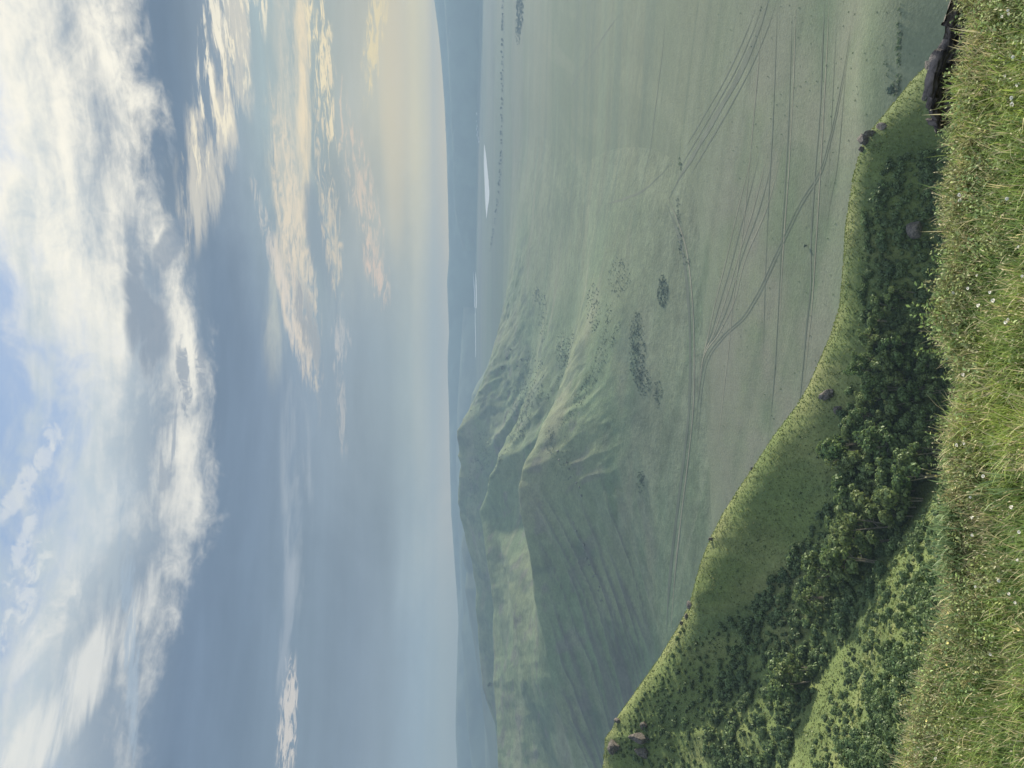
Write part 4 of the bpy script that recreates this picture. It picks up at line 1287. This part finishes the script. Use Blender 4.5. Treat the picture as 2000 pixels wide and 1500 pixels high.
TW = tent_meshes()
for (tx, ty), lab in (((1008.5, 350), "round white felt tent on the far plain, nearer the lake"), ((1021.8, 430), "round white felt tent beside the thin hedge")):
    p = plainpt(1500 - ty, tx)
    e = link("felt_tent", None, loc=p, rot=(0, 0, 0.3), scale=(3.6, 3.6, 3.6)); tag(e, lab, "tent")
    for nm, me in zip(("wall", "roof", "door"), TW): link(nm, me, e)
WV = np.array([(-1, -.6, 0), (1, -.6, 0), (1, .6, 0), (-1, .6, 0), (-1, -.6, .6), (1, -.6, .6), (1, .6, .6), (-1, .6, .6)])
WALL = npmesh("wall", WV, np.array([(0, 1, 5, 4), (1, 2, 6, 5), (2, 3, 7, 6), (3, 0, 4, 7)]), None, M_white)
ROOF = npmesh("roof", np.array([(-1.06, -.66, .57), (1.06, -.66, .57), (1.06, 0, .98), (-1.06, 0, .98), (1.06, .66, .57), (-1.06, .66, .57)]), np.array([(0, 1, 2, 3), (3, 2, 4, 5)]), None, M_roof)
for k, (tx, ty, s) in enumerate(((929, 190, 8), (931, 196, 9), (930.5, 203, 16), (931, 208, 15), (930.5, 218, 12), (932, 222, 9), (933, 246, 9), (932, 252, 10), (934, 258, 8), (933, 264, 10), (935, 270, 9), (936, 277, 8), (931, 236, 7), (932, 92, 8), (929, 60, 8))):
    p = plainpt(1500 - ty, tx)
    e = link("village_house", None, loc=p, rot=(0, 0, rng.uniform(-0.5, 0.5)), scale=(s, s, s))
    lab = "larger white building at the village beyond the lake" if s > 11 else "tiny pale house of the village right of the lake"
    tag(e, lab, "house", lab)
    link("wall", WALL, e); link("roof", ROOF, e)

# ------------------------------------------------------------------ light
SUN_AZ, SUN_EL = 43.0, 14.0
sd = bpy.data.lights.new("sun", 'SUN'); sd.energy = 5.0; sd.angle = R_(3.0); sd.color = (1.0, 0.90, 0.72)
sun = bpy.data.objects.new("sun", sd); COL.objects.link(sun)
to_sun = Vector((math.sin(R_(SUN_AZ)) * math.cos(R_(SUN_EL)), math.cos(R_(SUN_AZ)) * math.cos(R_(SUN_EL)), math.sin(R_(SUN_EL))))
sun.rotation_euler = to_sun.to_track_quat('Z', 'Y').to_euler()

# ------------------------------------------------------------------ sky
W = bpy.data.worlds.new("World"); S.world = W; W.use_nodes = True
nt = W.node_tree; nt.nodes.clear()
BG = 0.1


def lin(rgb, k=1.0):
    o = []
    for v in rgb:
        v = v / 255.0
        o.append(((v + 0.055) / 1.055) ** 2.4 if v > 0.04045 else v / 12.92)
    g = k / (2 ** EXPO) / BG
    return tuple(q * g for q in o)


tc = nd(nt, "ShaderNodeTexCoord").outputs["Generated"]
sep = nd(nt, "ShaderNodeSeparateXYZ"); nt.links.new(tc, sep.inputs[0])
dx, dy, dz = sep.outputs
az_ = mth(nt, 'MULTIPLY', mth(nt, 'ARCTAN2', dx, dy), 180 / math.pi)
el_ = mth(nt, 'MULTIPLY', mth(nt, 'ARCSINE', dz), 180 / math.pi)
cmb = nd(nt, "ShaderNodeCombineXYZ"); nt.links.new(az_, cmb.inputs[0]); nt.links.new(el_, cmb.inputs[1])
AE = cmb.outputs[0]
def stretch(v, k=2.3):
    return mth(nt, 'MULTIPLY_ADD', mth(nt, 'SUBTRACT', v, 0.5), k, 0.5)


# cloud noises live on the sky sphere, stretched along the horizon
n_big = noise(nt, mapping(nt, tc, sc=(1, 1, 2.6)), 3.2, 9, 0.60, 0.35)
n_fine = noise(nt, mapping(nt, tc, loc=(3, 1, 2), sc=(1, 1, 2.2)), 11.0, 9, 0.62, 0.5)
n_str = noise(nt, mapping(nt, tc, loc=(7, 3, 1), rot=(0, R_(6), 0), sc=(1, 1, 7.5)), 5.5, 8, 0.62, 0.3)
n_hair = noise(nt, mapping(nt, tc, loc=(1, 9, 4), rot=(0, R_(-8), 0), sc=(1, 1, 9)), 14, 8, 0.65, 0.6)


n_tiny = stretch(noise(nt, mapping(nt, tc, loc=(5, 2, 8), sc=(1, 1, 1.6)), 42.0, 8, 0.66, 0.8))
n_wisp = stretch(noise(nt, mapping(nt, tc, loc=(4, 7, 2), rot=(0, R_(-7), 0), sc=(1, 1, 6.5)), 27, 8, 0.70, 0.9), 2.6)
n_big, n_fine, n_str, n_hair = [stretch(q) for q in (n_big, n_fine, n_str, n_hair)]


def fcurve(pts, x, x0, x1, y0, y1):
    n = nd(nt, "ShaderNodeFloatCurve")
    t = maprange(nt, x, x0, x1, 0, 1, smooth=False)
    nt.links.new(t, n.inputs["Value"])
    cm = n.mapping.curves[0]
    P = sorted(((a - x0) / (x1 - x0), (b - y0) / (y1 - y0)) for a, b in pts)
    P = [(min(max(a, 0), 1), min(max(b, 0), 1)) for a, b in P]
    while len(cm.points) < len(P): cm.points.new(0.5, 0.5)
    for q, (a, b) in zip(cm.points, P):
        q.location = (a, b); q.handle_type = 'AUTO_CLAMPED'
    n.mapping.update()
    return mth(nt, 'MULTIPLY_ADD', n.outputs[0], y1 - y0, y0)


def ramp(stops):
    """colour by elevation; stops (Y pixel or elevation degrees, rgb)"""
    n = nd(nt, "ShaderNodeValToRGB")
    t = maprange(nt, el_, -3, 60, 0, 1, smooth=False); nt.links.new(t, n.inputs[0])
    st = sorted(((azel(750, Y)[1] if Y > -500 else -Y - 1000) , c_) for Y, c_ in stops)
    el = n.color_ramp.elements
    while len(el) < len(st): el.new(0.5)
    for q, (e, c_) in zip(el, st):
        q.position = min(max((e + 3) / 63, 0), 1)
    for q, (e, c_) in zip(el, st):
        q.color = (*lin(c_), 1)
    return n.outputs[0]


rl = ramp([(900, (225, 225, 207)), (862, (220, 222, 204)), (830, (164, 180, 188)), (800, (150, 167, 179)), (760, (141, 157, 170)), (700, (131, 148, 164)), (600, (132, 151, 168)), (500, (122, 142, 163)), (390, (118, 138, 161)), (310, (126, 145, 165)), (240, (178, 194, 206)), (100, (172, 190, 210)), (0, (158, 180, 208)), (-1045, (135, 160, 198)), (-1060, (130, 155, 195))])
rm = ramp([(900, (300, 268, 220)), (862, (284, 258, 214)), (830, (214, 214, 196)), (800, (174, 185, 182)), (760, (157, 171, 177)), (700, (150, 165, 175)), (600, (138, 155, 171)), (500, (125, 144, 165)), (420, (120, 140, 162)), (330, (150, 166, 180)), (220, (190, 203, 212)), (100, (160, 185, 214)), (0, (146, 174, 212)), (-1045, (132, 158, 198)), (-1060, (128, 154, 195))])
rr_ = ramp([(900, (450, 370, 200)), (862, (405, 338, 198)), (830, (292, 264, 186)), (800, (228, 216, 182)), (760, (206, 202, 180)), (700, (187, 190, 180)), (620, (168, 184, 184)), (540, (168, 185, 188)), (470, (148, 164, 177)), (380, (118, 138, 159)), (300, (115, 135, 157)), (240, (200, 206, 208)), (100, (205, 212, 216)), (0, (196, 208, 218)), (-1045, (150, 172, 202)), (-1060, (140, 164, 198))])
aL, aM, aR = azel(200, 600)[0], azel(760, 600)[0], azel(1330, 600)[0]
wob = mth(nt, 'MULTIPLY_ADD', n_big, 8.0, -4.0)
azw = mth(nt, 'ADD', az_, wob)
c = mixc(nt, maprange(nt, azw, aL, aM), rl, rm)
c = mixc(nt, maprange(nt, azw, aM, aR), c, rr_)
# far behind and to the left of the camera: back to the plain left ramp
c = mixc(nt, maprange(nt, az_, 95, 150), c, rl)


def band(pts):
    P = [azel(X, Y) for X, Y in pts]
    P = [(-180, P[0][1])] + sorted(P) + [(180, P[-1][1])] if False else sorted(P)
    return fcurve(P, az_, -36, 36, -5, 45)


def feat(c, X, Y, L, Wd, ang, rgb, k=1.0, nz=None, amp=1.6, lo=0.05, hi=0.75, gain=1.0):
    """an elongated cloud patch on the sky sphere"""
    a, e = azel(X, Y)
    s = math.degrees(1 / F) * 0.93
    v = mapping(nt, AE, loc=(a, e, 0), rot=(0, 0, R_(ang)), sc=(L * s, Wd * s, 1), typ='TEXTURE')
    d = nd(nt, "ShaderNodeVectorMath", operation='DOT_PRODUCT'); nt.links.new(v, d.inputs[0]); nt.links.new(v, d.inputs[1])
    q = mth(nt, 'SUBTRACT', 1.0, d.outputs["Value"])
    q = mth(nt, 'MAXIMUM', q, -1.5)
    if nz is not None:
        q = mth(nt, 'ADD', q, mth(nt, 'MULTIPLY_ADD', nz, amp * 2, -amp))
        lo -= 0.15
    f = maprange(nt, q, lo - 0.1, hi * 1.15, 0, k)
    f = mth(nt, 'MULTIPLY', f, maprange(nt, d.outputs["Value"], 1.5, 0.55))
    return mixc(nt, f, c, lin(rgb, gain))


# faint layered texture in the grey bank
n_lay = stretch(noise(nt, mapping(nt, tc, loc=(2, 6, 3), sc=(1, 1, 11)), 3.0, 7, 0.6, 0.2))
fv = mth(nt, 'MULTIPLY_ADD', n_lay, 0.16, mth(nt, 'MULTIPLY_ADD', n_big, 0.20, 0.82))
vs = nd(nt, "ShaderNodeVectorMath", operation='SCALE'); nt.links.new(c, vs.inputs[0]); nt.links.new(fv, vs.inputs["Scale"])
c = vs.outputs[0]
# soft horizon glow towards the sun
c = feat(c, 1420, 765, 460, 34, 0, (232, 216, 180), 0.7, None, lo=0.0, hi=1.0)
c = feat(c, 1250, 850, 560, 60, 0, (208, 204, 184), 0.55, None, lo=0.0, hi=1.0)
c = feat(c, 780, 845, 330, 50, 0, (186, 190, 180), 0.6, None, lo=0.0, hi=1.0)

# lit clouds low on the right
c = feat(c, 1330, 440, 330, 55, -17, (216, 212, 200), 0.85, n_str, 2.2, 0.2, 1.3)
c = feat(c, 1370, 450, 240, 40, -22, (250, 240, 214), 0.95, n_hair, 2.6, 0.5, 1.5)
c = feat(c, 1450, 420, 170, 26, -14, (254, 246, 224), 0.9, n_hair, 2.4, 0.3, 1.3)
c = feat(c, 1200, 560, 420, 50, -5, (196, 200, 192), 0.8, n_str, 1.4, 0.0, 1.2)
c = feat(c, 1300, 592, 340, 17, -3.5, (248, 230, 196), 0.95, n_hair, 0.7, 0.0, 1.2)
c = feat(c, 1230, 570, 330, 22, -2, (222, 216, 198), 0.6, n_wisp, 1.6, 0.0, 1.4)
c = feat(c, 1010, 580, 310, 32, 6, (236, 222, 198), 0.85, n_wisp, 1.3, -0.1, 1.3)
c = feat(c, 900, 575, 160, 26, 10, (234, 220, 200), 0.8, n_hair, 1.6, 0.1, 1.3)
c = feat(c, 960, 545, 200, 13, 12, (228, 218, 204), 0.75, n_wisp, 1.6, 0.0, 1.3)
c = feat(c, 870, 600, 110, 22, 12, (142, 157, 170), 0.75, n_wisp, 1.5, 0.0, 1.1)
c = feat(c, 1010, 625, 170, 22, 10, (146, 161, 172), 0.75, n_str, 1.6, 0.2, 1.2)
c = feat(c, 1390, 628, 200, 24, 3, (250, 234, 196), 1.0, n_wisp, 2.4, 0.35, 1.7)
c = feat(c, 1120, 640, 220, 22, 4, (226, 212, 188), 0.8, n_wisp, 2.4, 0.4, 1.8)
c = feat(c, 1130, 706, 230, 30, 11, (228, 210, 188), 0.85, n_wisp, 2.6, 0.45, 1.9)
c = feat(c, 970, 730, 80, 18, 16, (230, 208, 188), 0.85, n_wisp, 2.0, 0.2, 1.5)
c = feat(c, 1450, 735, 140, 20, -10, (246, 228, 180), 1.0, n_wisp, 1.9, 0.1, 1.4)
c = feat(c, 840, 665, 55, 22, 4, (204, 202, 198), 0.7, n_wisp, 1.8, 0.1, 1.5)
c = feat(c, 720, 665, 120, 12, 4, (202, 199, 194), 0.65, n_wisp, 1.8, 0.1, 1.5)
# pale wisps in the blue-grey band on the left
c = feat(c, 560, 580, 260, 30, 2, (168, 180, 190), 0.7, n_str, 2.2, 0.2, 1.6)
c = feat(c, 80, 562, 140, 18, 2, (218, 213, 206), 0.9, n_wisp, 2.2, 0.3, 1.4)
c = feat(c, 300, 560, 200, 14, 0, (166, 178, 190), 0.6, n_str, 1.8, 0.2, 1.4)

# the bright upper deck, with a ragged lower edge
edge = band([(-200, 295), (0, 298), (150, 306), (250, 320), (330, 342), (400, 372), (450, 404), (550, 412), (650, 414), (750, 422), (850, 414), (950, 384), (1000, 362), (1100, 340), (1200, 312), (1300, 298), (1400, 262), (1500, 255), (1700, 240)])
q = mth(nt, 'SUBTRACT', el_, edge)
ragged = mth(nt, 'ADD', mth(nt, 'MULTIPLY_ADD', n_fine, 2.6, -1.3), mth(nt, 'MULTIPLY_ADD', n_big, 2.6, -1.3))
qe = mth(nt, 'ADD', q, ragged)
deck = maprange(nt, mth(nt, 'ADD', qe, mth(nt, 'MULTIPLY_ADD', n_tiny, 0.9, -0.45)), -0.6, 2.4)
fade = maprange(nt, mth(nt, 'ABSOLUTE', az_), 60, 130, 1, 0.35)
high = maprange(nt, el_, 34, 55, 1, 0.35)
lit = mth(nt, 'MULTIPLY_ADD', n_str, 0.6, mth(nt, 'MULTIPLY_ADD', n_fine, 0.7, mth(nt, 'MULTIPLY_ADD', n_big, 0.7, -1.0)))
lit = mth(nt, 'ADD', lit, mth(nt, 'MULTIPLY_ADD', n_tiny, 0.26, -0.13))
lit = mth(nt, 'ADD', lit, maprange(nt, az_, -24, 20, 0.38, 0.85, smooth=False))
lit = mth(nt, 'ADD', lit, maprange(nt, qe, 0.1, 1.6, 0.30, 0.0))
lit = mth(nt, 'SUBTRACT', lit, mth(nt, 'MULTIPLY', maprange(nt, q, 1.2, 3.0), maprange(nt, q, 7.5, 4.0, 0, 0.34)))
lit = maprange(nt, lit, 0.0, 1.15)
whites = mixc(nt, maprange(nt, az_, -20, 16), lin((232, 232, 226)), lin((254, 249, 234), 1.04))
greys = mixc(nt, maprange(nt, q, 2.0, 8.0), lin((146, 162, 178)), lin((194, 207, 215)))
dcol = mixc(nt, lit, greys, whites)
# blue sky holes at the top
blue_edge = band([(-200, -70), (0, -60), (150, -20), (250, 5), (330, 25), (420, 40), (520, 48), (620, 90), (700, 105), (780, 95), (860, 80), (930, 45), (1000, -10), (1100, -60), (1300, -140), (1600, -200)])
hole = maprange(nt, mth(nt, 'ADD', mth(nt, 'SUBTRACT', el_, blue_edge), mth(nt, 'MULTIPLY_ADD', n_fine, 9.0, -4.5)), -4.0, 4.5)
cover = mth(nt, 'MULTIPLY', mth(nt, 'MULTIPLY', deck, fade), high)
c = mixc(nt, cover, c, dcol)
c = feat(c, 620, 130, 260, 130, 6, (186, 204, 220), 0.45, n_big, 1.4, 0.1, 1.6)
sk = nd(nt, "ShaderNodeTexSky", sky_type='NISHITA', sun_disc=False)
sk.sun_elevation = R_(SUN_EL); sk.sun_rotation = R_(SUN_AZ); sk.air_density = 1.0; sk.dust_density = 1.5; sk.ozone_density = 2.0
clear = mixc(nt, 0.72, sk.outputs[0], lin((146, 174, 212)))
c = mixc(nt, mth(nt, 'MULTIPLY', hole, 0.88), c, clear)
# shaded cloud bellies inside the deck
c = feat(c, 870, 285, 130, 36, 6, (146, 160, 175), 0.9, n_fine, 1.8, 0.1, 1.0)
c = feat(c, 960, 268, 120, 18, 3, (150, 164, 178), 0.8, n_fine, 2.0, 0.2, 1.1)
c = feat(c, 760, 360, 90, 14, 4, (146, 160, 175), 0.8, n_tiny, 2.0, 0.2, 1.1)
c = feat(c, 640, 330, 120, 14, -4, (160, 172, 184), 0.75, n_hair, 2.0, 0.2, 1.1)
c = feat(c, 1150, 300, 90, 26, -22, (150, 164, 178), 0.8, n_fine, 2.4, 0.3, 1.2)
c = feat(c, 770, 395, 70, 12, 5, (140, 154, 170), 0.7, n_tiny, 2.0, 0.2, 1.1)
c = feat(c, 1020, 330, 90, 22, -28, (142, 157, 173), 0.75, n_fine, 2.2, 0.2, 1.1)
c = feat(c, 420, 235, 120, 24, -4, (176, 190, 200), 0.75, n_str, 2.0, 0.2, 1.2)
c = feat(c, 720, 270, 90, 26, 8, (190, 202, 212), 0.6, n_str, 1.8, 0.2, 1.2)
# small white puffs against the blue
c = feat(c, 560, 52, 95, 20, -24, (228, 231, 231), 0.5, n_tiny, 1.5, 0.2, 0.9)
c = feat(c, 430, 40, 90, 14, -10, (226, 230, 232), 0.5, n_tiny, 1.6, 0.25, 0.9)
c = feat(c, 645, 108, 44, 16, 24, (226, 230, 230), 0.5, n_tiny, 1.5, 0.2, 0.9)
c = feat(c, 345, 52, 120, 20, -12, (234, 236, 232), 0.5, n_tiny, 1.5, 0.2, 1.0)
c = feat(c, 290, 105, 140, 30, -26, (234, 235, 230), 0.8, n_fine, 1.5, 0.1, 1.2)
c = feat(c, 110, 120, 260, 46, -26, (236, 236, 230), 0.75, n_str, 1.5, 0.0, 1.4)
c = feat(c, 300, 255, 260, 14, 8, (168, 186, 202), 0.7, n_hair, 2.0, 0.1, 1.2)
# unseen sky overhead, above the picture, brightened to add fill light
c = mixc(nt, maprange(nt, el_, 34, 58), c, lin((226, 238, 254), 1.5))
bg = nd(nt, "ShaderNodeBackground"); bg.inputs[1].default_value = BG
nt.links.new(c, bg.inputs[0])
wo = nd(nt, "ShaderNodeOutputWorld"); nt.links.new(bg.outputs[0], wo.inputs[0])
W.cycles.sampling_method = 'MANUAL'; W.cycles.sample_map_resolution = 512

# ------------------------------------------------------------------ haze
HV = [(sx_ * 8100, sy_, sz_) for sz_ in (-25.0, 395.0) for sx_, sy_ in ((-1, -8100), (1, -8100), (1, 8100), (-1, 8100))]
me = bpy.data.meshes.new("haze")
me.from_pydata(HV, [], [(3, 2, 1, 0), (4, 5, 6, 7), (0, 1, 5, 4), (1, 2, 6, 5), (2, 3, 7, 6), (3, 0, 4, 7)])
mt, nt2 = mat_new("haze_air")
pv = nd(nt2, "ShaderNodeVolumePrincipled")
pv.inputs["Color"].default_value = (0.215, 0.315, 0.435, 1); pv.inputs["Density"].default_value = 2.3e-4
pv.inputs["Anisotropy"].default_value = 0.1
o = nd(nt2, "ShaderNodeOutputMaterial"); nt2.links.new(pv.outputs[0], o.inputs["Volume"])
me.materials.append(mt)
kind(link("haze", me), "stuff")

# ------------------------------------------------------------------ render settings
S.view_settings.view_transform = 'Standard'; S.view_settings.look = 'None'
S.view_settings.exposure = EXPO; S.view_settings.gamma = 1.0
S.render.engine = 'CYCLES'
S.cycles.use_denoising = True
S.cycles.max_bounces = 6; S.cycles.diffuse_bounces = 3; S.cycles.transmission_bounces = 4; S.cycles.volume_bounces = 0
